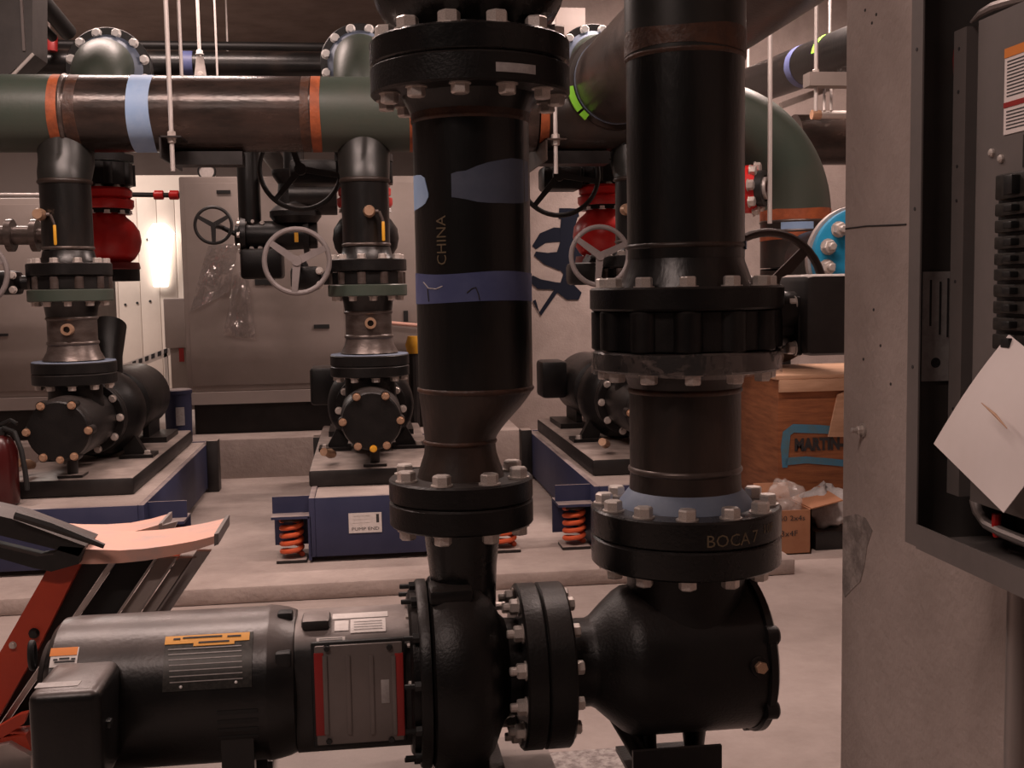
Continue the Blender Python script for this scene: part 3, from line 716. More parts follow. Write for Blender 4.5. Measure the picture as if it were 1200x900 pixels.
band(ur, 'heat_mark', (XR, YA, ZR(54)), EZ, 69.6*KR, .04, 'weld_brown', wob=.004)
zt_ = ZR(69)
ur.part('upper_fitting', MB().tube([(XR, YA, zt_), (XR, YA, zt_+.02), (XR, YA, zt_+.42)], 69*KR, 64), 'primer_dark')
ur.part('top_pipe', MB().tube([(XR, YA, zt_+.42), (XR, YA, CEIL-.001)], 67.5*KR, 64), 'pipe_black')
band(ur, 'blue_mark', (XR, YA, ZR(289)), EZ, 68*KR+.003, .016, 'blue_light', a0=R(-30), a1=R(12), up=EX, seg=8)

# ================================================================== left riser
XLr = at(554.5, 300, YA).x; KL = mpp(at(554, 300, YA)); RL = 67.5*KL
def ZL(py): return at(552, py, YA).z
lr = Thing('pipe_spool', 'tall black flanged pipe piece with blue tape above the front pump', 'pipe', (XN, YA, zf0), 'flanged pipe pieces')
zn = ZL(557)
flange(lr, 'lower_flange', (XN, YA, zf0), EZ, RF, zn-zf0, .06, 'black_iron')
bolt_ring(lr, (XN, YA, zn), EZ, RF*.83, 8, .036, 'head', 'bolt_zinc', phase=R(22.5), e1=EX)
lr.part('lower_hub', MB().tube([(XN, YA, zn-.002), (XN, YA, zn+.012), (XN, YA, ZL(530)), (XN, YA, ZL(520)), (XN, YA, ZL(513))], [52*KL, 50*KL, 43*KL, 42*KL, 42*KL], 48), 'pipe_rusty')
weld(lr, (XN, YA, ZL(516)), EZ, 42.5*KL, .005, 'weld_brown')
xl = XLr-RL+42*KL+.004      # eccentric: flat side on the left
n = 12; pts = []; rs = []
for i in range(n+1):
    s_ = i/n; e = s_*s_*(3-2*s_)*.4+s_*.6
    pts.append((XN+(XLr-XN)*e, YA, ZL(514)+(ZL(456)-ZL(514))*s_)); rs.append(42*KL+(RL-42*KL)*e)
rv_ = []; rf_ = []
for p_, q_ in zip(pts, rs): rv_ += [Vector((p_[0]+math.cos(2*PI*k/56)*q_, YA+math.sin(2*PI*k/56)*q_, p_[2])) for k in range(56)]
for i in range(n): rf_ += [[i*56+k, i*56+(k+1) % 56, (i+1)*56+(k+1) % 56, (i+1)*56+k] for k in range(56)]
lr.part('eccentric_reducer', MB().add(rv_, rf_), 'pipe_rusty')
weld(lr, (XLr, YA, ZL(455)), EZ, RL, .006, 'weld_brown')
lr.part('pipe', MB().tube([(XLr, YA, ZL(458)), (XLr, YA, ZL(300)), (XLr, YA, ZL(141))], RL, 64), 'pipe_black')
band(lr, 'blue_tape', (XLr, YA, ZL(337)), EZ, RL+.0012, 33*KL, 'blue_tape', wob=.0025, up=-EY)
def leaf(t, name, top, bot, m, r):
    """patch on the pipe between two pixel outlines (x, y) seen on the camera side"""
    b = MB(); vs = []; fs = []; n = len(top)
    for (x, yt), (_, yb) in zip(top, bot):
        s_ = max(-.999, min(.999, (x-554.5)/67.5)); a = math.asin(s_)
        for y in (yt, yb):
            for q in (r, r-.002): vs.append(Vector((XLr+math.sin(a)*q, YA-math.cos(a)*q, ZL(y))))
    for i in range(n-1):
        p, q = 4*i, 4*i+4; fs += [[p, q, q+2, p+2], [p+1, p+3, q+3, q+1], [p, p+1, q+1, q], [p+2, q+2, q+3, p+3]]
    fs += [[0, 2, 3, 1], [4*n-4, 4*n-3, 4*n-1, 4*n-2]]
    return t.part(name, b.add(vs, fs), m)
xsx = [526, 532, 542, 554, 566, 580, 594, 606, 616, 621.9]
leaf(lr, 'blue_paint_patch', list(zip(xsx, [210, 208, 207, 202, 198, 195, 192, 192, 193, 195])), list(zip(xsx, [236, 237, 239, 242, 243, 243, 243, 242, 238, 237])), 'blue_dull', RL+.001)
leaf(lr, 'blue_paint_patch', [(487.2, 207), (490, 207), (494, 208), (498, 212), (501.5, 230)], [(487.2, 247), (490, 246), (494, 244), (498, 241), (501.5, 234)], 'blue_light', RL+.001)
vs, fs = text_verts('CHINA', .030)
aa = math.asin((519-554.5)/67.5)
lr.part('lettering', MB().add([Vector((XLr+math.sin(aa-v.y/RL)*(RL+.0012), YA-math.cos(aa-v.y/RL)*(RL+.0012), ZL(312)+v.x)) for v in vs], fs), 'ink_tan')
for pp in ([(494, 330), (499, 337), (507, 338), (514, 335)], [(540, 343), (546, 338), (550, 337), (553, 345), (554, 351)], [(498, 338), (499, 352)]):
    b = MB().tube([Vector((XLr+(x-554.5)*KL*1.0, YA-math.sqrt(max(0, (RL+.0015)**2-((x-554.5)*KL)**2)), ZL(y))) for x, y in pp], .0012, 6)
    lr.part('marker_stroke', b, 'label_grey' if pp[0][0] == 494 else 'ink')
weld(lr, (XLr, YA, ZL(143)), EZ, RL, .007, 'weld_brown')
band(lr, 'heat_mark', (XLr, YA, ZL(138)), EZ, RL*1.025, .016, 'weld_brown', wob=.002)
zq0, zq1 = ZL(115), ZL(82)
lr.part('upper_hub', MB().tube([(XLr, YA, ZL(142)), (XLr, YA, ZL(136)), (XLr, YA, ZL(126)), (XLr, YA, zq0+.004)], [RL, RL*1.02, 73*KL, 80*KL], 56), 'pipe_black')
RT = 115*KL; XT = at(551, 90, YA).x
uf = flange(lr, 'upper_flange', (XT, YA, zq0), EZ, RT, zq1-zq0, .1, 'black_iron')
bolt_ring(lr, (XT, YA, zq0), -EZ, RT*.86, 12, .034, 'head', 'bolt_zinc', phase=R(12), e1=EX)
a0_ = math.asin((579-551)/115.0)-R(6)
vs = []; fs = []
for i in range(9):
    a = a0_+R(24)*i/8
    for z in (ZL(106), ZL(96)):
        for q in (RT+.0008, RT-.001): vs.append(Vector((XT+math.sin(a)*q, YA-math.cos(a)*q, z)))
for i in range(8):
    p, q = 4*i, 4*i+4; fs += [[p, q, q+2, p+2], [p, p+1, q+1, q], [p+2, q+2, q+3, p+3]]
lr.part('torn_label', MB().add(vs, fs), 'label_grey', uf)
# valve above
zw1 = ZL(52)
cvv = Thing('check_valve', 'black cast check valve body bolted above the left riser', 'valve', (XT, YA, zq1))
flange(cvv, 'bottom_flange', (XT, YA, zq1+.001), EZ, RT, zw1-zq1, .1, 'black_gloss')
bolt_ring(cvv, (XT, YA, zw1), EZ, RT*.86, 12, .042, 'head', 'bolt_zinc', phase=R(12), e1=EX)
bz = zw1
cvv.part('body', MB().lathe([(-.002, 84*KL), (.015, 82*KL), (.028, 88*KL), (.045, 98*KL), (.07, 106*KL), (.10, 111*KL), (.14, 113*KL), (.22, 113*KL), (.30, 104*KL), (.36, 86*KL)], (XT, YA, bz), EZ, 64), 'black_gloss')
cvv.part('top_flange', MB().lathe([(.34, RT), (.39, RT)], (XT, YA, bz), EZ, 48), 'black_iron')
cvv.part('top_pipe', MB().tube([(XT, YA, bz+.39), (XT, YA, CEIL-.001)], RL, 48), 'pipe_black')

# ================================================================== suction header at the back
YH = 5.0
hc = at(300, 134, YH); ZH = hc.z; KH = mpp(hc); RH = 43.5*KH
def XH(px, py=134): return at(px, py, YH).x
hd = Thing('header_pipe', 'thick dark steel header pipe with orange weld rings above the back pumps', 'pipe', (XH(300), YH, ZH-RH))
HO = Vector((0, YH, ZH))
def seg(name, p0, p1, m, r=1.0):
    return hd.part(name, MB().tube([HO+EX*XH(p0), HO+EX*XH((p0+p1)/2), HO+EX*XH(p1)], RH*r, 56), m)
seg('tee_fitting', -70, 76, 'primer_green', 1.0)
hd.part('pipe', MB().tube([(-6.49, YH, ZH), HO+EX*XH(-70)], RH, 48), 'pipe_header')
seg('pipe', 78, 366, 'pipe_header')
seg('tee_fitting', 370, 482, 'primer_green', 1.0)
seg('pipe', 484, 626, 'pipe_header')
seg('tee_fitting', 628, 738, 'pipe_rusty', 1.0)
seg('pipe', 738, 815, 'primer_green')
def ring(px, w, m, r=1.008, name='weld_ring'):
    return band(hd, name, HO+EX*XH(px), EX, RH*r, w*KH, m, wob=.002, up=EZ)
ring(72, 11, 'weld_rust'); ring(371, 11, 'weld_rust'); ring(483, 9, 'weld_rust'); ring(633, 10, 'weld_rust'); ring(737, 9, 'weld_rust')
weld(hd, HO+EX*XH(80), EX, RH*1.005, .010, 'steel_bare')
band(hd, 'heat_mark', HO+EX*XH(92), EX, RH*1.003, 12*KH, 'weld_brown', wob=.004, up=EZ)
band(hd, 'heat_mark', HO+EX*XH(359), EX, RH*1.003, 10*KH, 'weld_brown', wob=.004, up=EZ)
band(hd, 'blue_tape', HO+EX*XH(170), EX, RH*1.006, 25*KH, 'blue_light', wob=.004, up=EZ)
# end elbow turning down, and its leg
re = 1.5*.305
vx = XH(932, 250); c_ = Vector((vx-re, YH, ZH-re))
hd.part('end_elbow', MB().tube(elbow_pts(c_, EZ, EX, re, 22), RH, 56), 'primer_green')
zl = ZH-re
band(hd, 'weld_ring', (vx, YH, zl-.0), EZ, RH*1.006, 14*KH, 'weld_rust', wob=.003)
ze_ = zl-.25
hd.part('down_leg', MB().tube([(vx, YH, zl), (vx, YH, ze_+.01)], RH*.995, 48), 'pipe_rusty')
hd.part('lower_elbow', MB().tube(elbow_pts((vx, YH+.30, ze_), -EY, -EZ, .30, 14)+[(vx, YW-.002, ze_-.30)], RH*.995, 48), 'pipe_rusty')
band(hd, 'blue_mark', (vx, YH, zl-14*KH), EZ, RH*1.004, 9*KH, 'blue_light', up=-EY, a0=R(-45), a1=R(8), seg=14)
band(hd, 'blue_mark', (vx, YH, zl-14*KH), EZ, RH*1.004, 8*KH, 'blue_light', up=-EY, a0=R(36), a1=R(58), seg=6)
weld(hd, (vx, YH, zl-20*KH), EZ, RH, .008, 'steel_bare'); weld(hd, (vx, YH, zl-8*KH), EZ, RH, .008, 'steel_bare')
band(hd, 'weld_ring', (vx, YH, zl-26*KH), EZ, RH*1.004, 10*KH, 'weld_rust', wob=.003)
# branch that leaves the header towards the front right (overhead line)
oc = at(724, 93, YH-RH-.02); ro = 51*mpp(oc)
ov = Thing('overhead_pipe', 'rusty overhead pipe running from the header towards the front', 'pipe', (oc.x, oc.y, oc.z-ro))
ov.part('pipe', MB().tube([(oc.x, oc.y, oc.z), (oc.x, 3.6, oc.z), (oc.x, 2.55, oc.z)]+elbow_pts((oc.x, 2.55, oc.z+.3), -EZ, -EY, .3, 12)[1:]+[(oc.x, 2.25, CEIL-.001)], ro, 48), 'pipe_overhead')
band(ov, 'blue_ring', (oc.x, oc.y+.012, oc.z), EY, ro*1.012, .035, 'blue_paint', up=EZ)
ov.part('weld_saddle', MB().lathe([(0, ro*1.0), (.0, ro*1.12), (.09, ro*1.16), (.12, ro*1.0)], (oc.x, oc.y+.015, oc.z), EY, 48), 'pipe_rusty')
a0_ = R(188); 
ov.part('lime_tape', MB().lathe([(.0, ro*1.05), (.0, ro*1.2), (.012, ro*1.2), (.012, ro*1.05), (.0, ro*1.05)], (oc.x, oc.y+.002, oc.z), EY, 8, up=EZ, a0=R(-98), a1=R(-128)), 'lime_tape')
ov.part('lime_tape', MB().lathe([(.0, ro*1.05), (.0, ro*1.2), (.012, ro*1.2), (.012, ro*1.05), (.0, ro*1.05)], (oc.x, oc.y+.002, oc.z), EY, 8, up=EZ, a0=R(-131), a1=R(-140)), 'lime_tape')

# ================================================================== hangers and rods
def rod(px, py0, py1, Y, lab, r=.008, m='rod_zinc', group=None):
    p0 = at(px, py1, Y)
    return single('threaded_rod', MB().tube([(p0.x, Y, p0.z), (p0.x, Y, CEIL)], r, 10), m, lab, 'rod', group=group)
def angle_hanger(px, py, Y, lab, m):
    p = at(px, py, Y); t = Thing('pipe_hanger', lab, 'pipe hanger', p)
    k = mpp(p)
    t.part('rod', MB().tube([(p.x, Y, p.z-40*k), (p.x, Y, CEIL)], .0095, 10), 'rod_zinc')
    t.inst('nut', BOLT[('head', 'bolt_zinc')], p, EZ, .036); t.inst('nut', BOLT[('head', 'bolt_zinc')], p-EZ*.006, -EZ, .036)
    t.part('angle_bracket', MB().b2((p.x-13*k, Y-.03, p.z-.006), (p.x+12*k, Y+.5, p.z)).b2((p.x-13*k, Y-.03, p.z-25*k), (p.x-11*k, Y+.5, p.z)), m)
    t.part('cross_channel', MB().b2((p.x-10*k, YH-.06, ZH-RH-.06), (p.x+75*k, YH+.06, ZH-RH-.004)), 'dark_steel')
    return t
angle_hanger(201, 160, YH-.24, 'zinc rod and angle bracket hanging below the blue taped header', 'dark_steel')
angle_hanger(651, 163, YH-.24, 'zinc rod and rusty angle bracket beside the lime taped pipe', 'pipe_rusty')
rod(213, 0, 92, YH+.25, 'second zinc rod dropping behind the blue taped header')
t = Thing('pipe_hanger', 'zinc rod with pale clevis hanger on the back pipe', 'pipe hanger', at(234, 92, 6.6))
p = at(234, 66, 6.6); t.part('rod', MB().tube([p, (p.x, 6.6, CEIL)], .010, 10), 'rod_zinc'); k = mpp(p)
t.part('clevis', MB().prism([at(230, 66, 6.6), at(238, 66, 6.6), at(243, 95, 6.6), at(227, 95, 6.6)], (0, .02, 0)), 'galv')
t.inst('nut', BOLT[('head', 'bolt_bright')], p+EZ*.01, EZ, .04)
t.inst('bolt', BOLT[('head', 'bolt_zinc')], at(235, 87, 6.6), -EY, .03)
rod(255, 0, 95, 6.6, 'thin zinc rod next to the pale clevis hanger', .006)
rod(267, 0, 60, 7.6, 'thin dull rod above the back pipe', .006, 'galv')
rod(902, 0, 262, YH-.33, 'long thin zinc rod in front of the green end elbow', .010)
rod(956, 0, 130, 4.9, 'zinc rod carrying the short strut channel', .009)

# ================================================================== discharge header behind
YB = 7.0
bh = at(270, 76, YB); KB = mpp(bh)
t = Thing('discharge_pipe', 'long dark pipe under the ceiling behind the header', 'pipe', bh)
t.part('pipe', MB().tube([(-6.49, YB, bh.z), (at(700, 76, YB).x, YB, bh.z)], 15*KB, 32), 'pipe_black')
band(t, 'blue_tape', (at(221, 76, YB).x, YB, bh.z), EX, 15.3*KB, 12*KB, 'blue_tape')
band(t, 'weld_ring', (at(171, 76, YB).x, YB, bh.z), EX, 15.3*KB, 6*KB, 'weld_brown')
single('shadow_line_tube', MB().tube([(-6.49, 7.4, at(270, 54, 7.4).z), (at(720, 54, 7.4).x, 7.4, at(270, 54, 7.4).z)], .028, 16), 'wheel_dark', 'thin black tube drawn as the shadow line above the dark back pipe', 'pipe')  # black tube drawn where the pipe shadow line runs under the ceiling

# ================================================================== back pump units
def Zc(py, Y, px=430): return at(px, py, Y).z
YD = 4.95
UNITS = [(at(79, 270, YD).x, 'left'), (at(429, 270, YD).x, 'mid'), (at(748, 270, YD).x, 'right')]
def zpx(py): return Zc(py, YD, 429)           # heights read on the middle drop
LAB = {
 'left': ('beside the red fire extinguisher', 'next to the fire extinguisher'),
 'mid': ('behind the tall blue taped riser', 'behind the blue taped riser'),
 'right': ('partly hidden behind the front lug valve', 'behind the front lug valve')}
KD = mpp(at(429, 350, YD))
def back_unit(x0, tag):
    w1, w2 = LAB[tag]
    zp = lambda py: zpx(py)
    # ---- drop pipe from the header tee with flange
    t = Thing('drop_pipe', 'dark pipe drop with small ball valve, '+w1, 'pipe', (x0, YD, zp(318)), 'pipe drops to the back pumps')
    t.part('branch', MB().tube([(x0, YH, ZH-RH*.5), (x0, YH-.01, ZH-RH-.05), (x0, YD, zp(205)), (x0, YD, zp(213))], [31*KD, 30*KD, 29*KD, 28.5*KD], 40), 'primer_dark')
    weld(t, (x0, YD, zp(212)), EZ, 28.5*KD, .010, 'pipe_rusty')
    t.part('pipe', MB().tube([(x0, YD, zp(212)), (x0, YD, zp(288))], 27.5*KD, 40), 'pipe_black')
    weld(t, (x0, YD, zp(287)), EZ, 27.5*KD, .008, 'steel_bare')
    t.part('hub', MB().tube([(x0, YD, zp(290)), (x0, YD, zp(297)), (x0, YD, zp(304))], [27.5*KD, 29*KD, 34*KD], 40), 'pipe_black')
    flange(t, 'flange', (x0, YD, zp(318)), EZ, 46*KD, zp(304)-zp(318), .08, 'black_iron')
    bolt_ring(t, (x0, YD, zp(304)), EZ, 39*KD, 10, .036, 'head', 'bolt_zinc', phase=R(9), e1=EX)
    # little ball valve with yellow lever
    vc = Vector((x0+4*KD, YD-27*KD, zp(250)))
    if tag == 'left': vc.x = x0-22*KD; vc.y = YD-20*KD
    if tag == 'right': vc.x = x0-21*KD; vc.y = YD-20*KD
    s_ = Thing('ball_valve', 'small brass ball valve with yellow lever, '+w1, 'valve', vc, 'small ball valves with yellow levers')
    s_.part('body', MB().lathe([(-.03, .016), (0, .018), (.01, .026), (.035, .026), (.045, .02), (.06, .02)], vc, -EY, 16), 'brass')
    st = vc+Vector((.0, -.02, 0))
    s_.part('stem', MB().tube([st, st+EX*.04], .008, 8), 'steel_bare')
    l0 = st+EX*.042
    s_.part('lever', MB().tube([l0-EZ*.0, l0+EX*.012-EZ*.03, l0+EX*.016-EZ*.045], .007, 8), 'steel_bare')
    s_.part('lever_grip', MB().box(l0+EX*.016-EZ*.085, (.014, .02, .085), bev=.005), 'yellow')
    # ---- lug valve
    t = Thing('butterfly_valve', 'small lug butterfly valve with grey handwheel, '+w1, 'valve', (x0, YD, zp(333)), 'lug valves of the back pumps')
    h = zp(319)-zp(333)
    t.part('body', MB().lathe([(0, .08), (0, 42*KD), (h, 42*KD), (h, .08)], (x0, YD, zp(333)), EZ, 40, cap=False), 'black_iron')
    for i in range(10):
        a = R(9+36*i); t.part('lug', MB().lathe([(0.001, .020), (h-.001, .020)], (x0+math.cos(a)*40*KD, YD+math.sin(a)*40*KD, zp(333)), EZ, 14), 'steel_bare')
    # gear operator towards the left with handwheel facing the room
    gxc = x0-62*KD; gz = zp(325)
    t.part('neck', MB().tube([(x0-40*KD, YD, gz), (gxc, YD, gz)], .03, 14), 'black_iron')
    g = t.part('gear_box', MB().box((gxc-.03, YD-.02, gz), (.13, .15, .10), bev=.02), 'black_iron')
    for q in (-1, 1): t.inst('bolt', BOLT[('head', 'bolt_zinc')], (gxc+.03, YD-.097, gz+q*.03), -EY, .028, g)
    wx = x0-82*KD if tag != 'right' else x0-48*KD
    if tag == 'left': wx = x0-(79+38)*KD+.0
    wy = YD-.20; wz = Zc(306, wy, 430) if tag != 'right' else at(703, 300, wy).z
    if tag == 'mid': wx = at(348, 306, wy).x; wz = at(348, 306, wy).z
    if tag == 'right': wx = at(703, 300, wy).x
    if tag == 'left': wz = at(0, 320, wy).z; wx = at(-31, 320, wy).x
    rw = 37.5*mpp((wx, wy, wz)) if tag != 'right' else 34*mpp((wx, wy, wz))
    t.part('input_shaft', MB().tube([(wx, wy, wz), (wx, YD-.03, wz)], .012, 10).tube([(wx, YD-.03, wz), (gxc-.03, YD-.03, gz)], .03, 10), 'black_iron', g)
    handwheel(t, (wx, wy, wz), -EY, rw, .011, 'wheel_grey', 3, R(90) if tag == 'x' else R(-96), g, sw=.11)
    # ---- spool with tapping
    t = Thing('pipe_spool', 'short bare steel flanged pipe piece with a tapping, '+w1, 'pipe', (x0, YD, zp(440)), 'flanged pipe pieces')
    gz0, gz1 = zp(347), zp(333.5)
    flange(t, 'upper_flange', (x0, YD, gz0), EZ, 46*KD, gz1-gz0, .08, 'primer_green')
    bolt_ring(t, (x0, YD, gz0), -EZ, 38*KD, 10, .034, 'head', 'bolt_zinc', phase=R(9), e1=EX)
    t.part('upper_hub', MB().tube([(x0, YD, gz0+.002), (x0, YD, zp(353)), (x0, YD, zp(364))], [33*KD, 29*KD, 27.5*KD], 40), 'pipe_black')
    weld(t, (x0, YD, zp(366)), EZ, 27.5*KD, .008, 'steel_bare')
    t.part('pipe', MB().tube([(x0, YD, zp(364)), (x0, YD, zp(396))], 27*KD, 40), 'steel_bare')
    weld(t, (x0, YD, zp(394)), EZ, 27.5*KD, .009, 'steel_bare')
    t.part('lower_hub', MB().tube([(x0, YD, zp(395)), (x0, YD, zp(404)), (x0, YD, zp(413))], [27*KD, 29*KD, 34*KD], 40), 'steel_bare')
    tp_ = t.part('tapping', MB().lathe([(-.02, .026), (.03, .024), (.03, .014), (.01, .013)], (x0+2*KD, YD-26.5*KD, zp(378)), -EY, 18, cap=False), 'brass')
    t.part('tapping_hole', MB().lathe([(0, .014), (.001, .014)], (x0+2*KD, YD-26.5*KD-.012, zp(378)), -EY, 14), 'rubber', tp_)
    f0, f1 = zp(440), zp(415)
    flange(t, 'lower_flange', (x0, YD, (f0+f1)/2), EZ, 46*KD, (f1-f0)/2, .08, 'black_iron')
    t.part('flange_face', MB().lathe([(0, 33*KD), (0, 45.5*KD), (.003, 45*KD), (.003, 33*KD)], (x0, YD, f1), EZ, 40, cap=False), 'blue_paint')
    # ---- pump with suction diffuser, volute, motor
    zc = at(437, 493, 4.66).z; rc = 36*mpp(at(437, 493, 4.66))
    t = Thing('centrifugal_pump', 'black base mounted pump with brass bolted suction cover, '+w1, 'pump', (x0, 5.4, ZP+.3), 'back pumps')
    flange(t, 'inlet_flange', (x0, YD, f0), EZ, 46*KD, (f1-f0)/2-.001, .08, 'black_iron')
    bolt_ring(t, (x0, YD, f0), -EZ, 39*KD, 10, .036, 'head', 'bolt_zinc', phase=R(9), e1=EX)
    t.part('inlet_neck', MB().tube([(x0, YD, zc), (x0, YD, f0+.003)], [.115, .11], 32), 'black_iron')
    t.part('diffuser_body', MB().lathe([(4.68, rc*.97), (4.70, rc*1.02), (5.16, rc*1.02), (5.26, rc*.8)], (x0, 0, zc), EY, 48), 'black_iron')
    cp = t.part('end_cover', MB().lathe([(4.64, .001), (4.64, rc*.9), (4.645, rc*.95), (4.68, rc*.98)], (x0, 0, zc), EY, 48, cap=False), 'black_iron')
    for i in range(6):
        a = R(30+60*i) + R(30)*0
        a = 2*PI*i/6
        d = Vector((math.cos(a), 0, math.sin(a)))
        t.part('cover_ear', MB().lathe([(4.638, .020), (4.70, .020)], Vector((x0, 0, zc))+d*rc*.93, EY, 14), 'black_iron', cp)
        t.inst('bolt', BOLT[('head', 'brass')], Vector((x0, 4.637, zc))+d*rc*.93, -EY, .028, cp)
    t.inst('drain_plug', BOLT[('head', 'yellow' if tag == 'mid' else 'brass')], (x0+.004, 4.64, zc-rc*.9), -EY, .026)
    rv = .205
    flange(t, 'suction_flange', (x0, 5.10, zc), EY, rc*1.28, .035, .08, 'black_iron'); flange(t, 'pump_suction_flange', (x0, 5.14, zc), EY, rc*1.28, .035, .08, 'black_iron')
    bolt_ring(t, (x0, 5.10, zc), -EY, rc*1.13, 10, .03, 'head', 'bolt_zinc', e1=EX)
    t.part('volute', MB().lathe([(5.20, .1), (5.24, rv*.75), (5.28, rv*.93), (5.33, rv), (5.40, rv), (5.45, rv*.93), (5.48, rv*.7)], (x0, 0, zc), EY, 48), 'black_iron')
    t.part('discharge_nozzle', MB().tube([(x0+.02, 5.40, zc+.08), (x0+.02, 5.45, zc+.26), (x0+.02, 5.55, zc+.4)], [.08, .075, .08], 24), 'black_iron')
    t.part('bearing_frame', MB().lathe([(5.46, rv*.85), (5.52, rv*.85), (5.56, .12), (5.70, .11)], (x0, 0, zc), EY, 36), 'black_iron')
    t.part('motor', MB().lathe([(5.68, .12), (5.70, .165), (5.73, .175), (6.22, .175), (6.27, .15), (6.28, .08)], (x0, 0, zc), EY, 40), 'black_iron')
    t.part('terminal_box', MB().box((x0-.24, 5.95, zc+.05), (.14, .2, .2), bev=.02), 'black_iron')
    for s in (-1, 1):
        t.part('pump_foot', MB().prism([(x0+s*.09, 5.30, zc-.08), (x0+s*.15, 5.30, zc-.08), (x0+s*.22, 5.30, ZP+.335), (x0+s*.12, 5.30, ZP+.335)], (0, .05, 0)).b2((x0+s*.10, 5.26, ZP+.333), (x0+s*.25, 5.40, ZP+.348)), 'black_iron')
        t.inst('bolt', BOLT[('head', 'bolt_zinc')], (x0+s*.22, 5.29, ZP+.348), EZ, .03)
        t.part('motor_foot', MB().b2((x0+s*.08, 5.80, ZP+.333), (x0+s*.22, 6.15, ZP+.36)).b2((x0+s*.10, 5.82, ZP+.333), (x0+s*.13, 6.12, zc-.07)), 'black_iron')
    zs = at(430, 577, 4.56).z
    t.part('support_leg', MB().tube([(x0+.01, 4.80, ZP+.337), (x0+.01, 4.80, zc-rc*.9)], .022, 12).b2((x0-.04, 4.75, ZP+.335), (x0+.06, 4.85, ZP+.345)), 'dark_steel')
    t.part('drain_cock', MB().lathe([(0, .016), (.03, .022), (.06, .016), (.09, .018)], (x0-.17, 4.88, ZP+.375), Vector((-.5, -1, .3)), 12), 'brass')
    # ---- spring isolated inertia base
    zt = at(430, 581, 4.45).z; zb_ = at(430, 650, 4.45).z
    bx = x0+{'left': .0, 'mid': .10, 'right': -.02}[tag]; hw = .30 if tag == 'right' else .36; y0, y1 = 4.45, 6.35
    t = Thing('inertia_base', 'navy blue steel inertia base on orange springs, '+w1, 'base', (bx, (y0+y1)/2, ZP), 'inertia bases of the back pumps')
    for s in (-1, 1): t.part('side_channel', MB().b2((bx+s*(hw-.012)-.012, y0, zb_), (bx+s*(hw-.012)+.012, y1, zt), bev=.003), 'navy')
    t.part('end_channel', MB().b2((bx-hw+.024, y0, zb_), (bx+hw-.024, y0+.024, zt), bev=.003), 'navy')
    t.part('end_channel', MB().b2((bx-hw+.024, y1-.024, zb_), (bx+hw-.024, y1, zt), bev=.003), 'navy')
    t.part('concrete_fill', MB().b2((bx-hw+.024, y0+.024, zb_+.02), (bx+hw-.024, y1-.024, zt-.006)), 'concrete_pad')
    t.part('steel_bed', MB().b2((x0-.27, 4.72, zt-.006), (x0+.27, 6.3, ZP+.333), bev=.012), 'dark_steel')
    if tag == 'mid':
        a_, c_ = at(409, 625, y0-.002), at(447, 600, y0-.002)
        pl = t.part('paper_tag', MB().b2((a_.x, y0-.003, a_.z), (c_.x, y0-.001, c_.z)), 'white_label', label='white paper tag reading PUMP END')
        t.part('lettering', text_flat('PUMP END', .018, at(412, 622, y0-.0035), EX, EZ, width=(c_.x-a_.x)*.84), 'ink', pl)
        for yy in (604, 608, 612): 
            q0, q1 = at(413, yy+1, y0), at(434, yy, y0); t.part('print_line', MB().b2((q0.x, y0-.0036, q0.z), (q1.x, y0-.003, q1.z)), 'label_grey', pl)
        q0, q1 = at(441, 612, y0), at(444, 602, y0); t.part('print_line', MB().b2((q0.x, y0-.0036, q0.z), (q1.x, y0-.003, q1.z)), 'ink', pl)
    for s in (-1, 1):
        for yy in (y0+.09, y1-.12):
            xo = bx+s*(hw+.075)
            if tag == 'right' and s > 0: continue
            if yy > 5:                       # the far supports show only as narrow dark posts
                xo = bx+s*(hw+.03)
                br = t.part('rear_support', MB().b2((xo-.03, yy-.05, ZP+.0005), (xo+.03, yy+.05, zt+.02), bev=.004), 'dark_steel')
                continue
            br = t.part('spring_bracket', MB().b2((xo-.075, yy-.01, zt-.075), (xo+.075, yy+.0, zt-.004)).b2((xo-.075, yy-.09, zt-.083), (xo+.075, yy+.08, zt-.072)).b2((xo-s*.075-.006, yy-.09, zb_-.012), (xo-s*.075+.006, yy+.08, zt-.075)).b2((xo-.075, yy+.07, zb_+.02), (xo+.075, yy+.08, zt-.075)), 'navy')
            sb = Thing('isolator_spring', 'orange coil spring on the '+('crate' if s > 0 else 'extinguisher')+' side under the base '+w2, 'spring', (xo, yy-.03, ZP), 'orange coil springs under the inertia bases')
            sb.part('base_plate', MB().b2((xo-.06, yy-.085, ZP+.0005), (xo+.06, yy+.03, ZP+.014), bev=.003), 'dark_steel')
            hh = zt-.083-ZP-.035; turns = 4.6; n = 90
            sb.part('coil', MB().tube([(xo+math.cos(2*PI*turns*i/n)*.040, yy-.03+math.sin(2*PI*turns*i/n)*.040, ZP+.024+hh*i/n) for i in range(n+1)], .0105, 8), 'spring_orange')
            sb.part('spring_cup', MB().lathe([(0, .05), (.012, .046)], (xo, yy-.03, zt-.097), EZ, 18), 'weld_brown')
    # ---- red check valve and discharge riser behind
    YR = 5.66
    t = Thing('check_valve', ('glossy red' if tag != 'mid' else 'black bodied, red capped')+' check valve on the discharge riser, '+w2, 'valve', (x0, YR, Zc(325, YR)), 'red discharge valves')
    kr = mpp((x0, YR, EYE)); zr = lambda py: at(430, py, YR).z
    t.part('lower_flange', MB().lathe([(0, .15), (zr(312)-zr(325), .15)], (x0, YR, zr(325)), EZ, 36), 'black_iron')
    t.part('body_flange', MB().lathe([(0, .15), (.006, .155), (zr(304)-zr(312), .15)], (x0, YR, zr(312)), EZ, 36), 'red_dark')
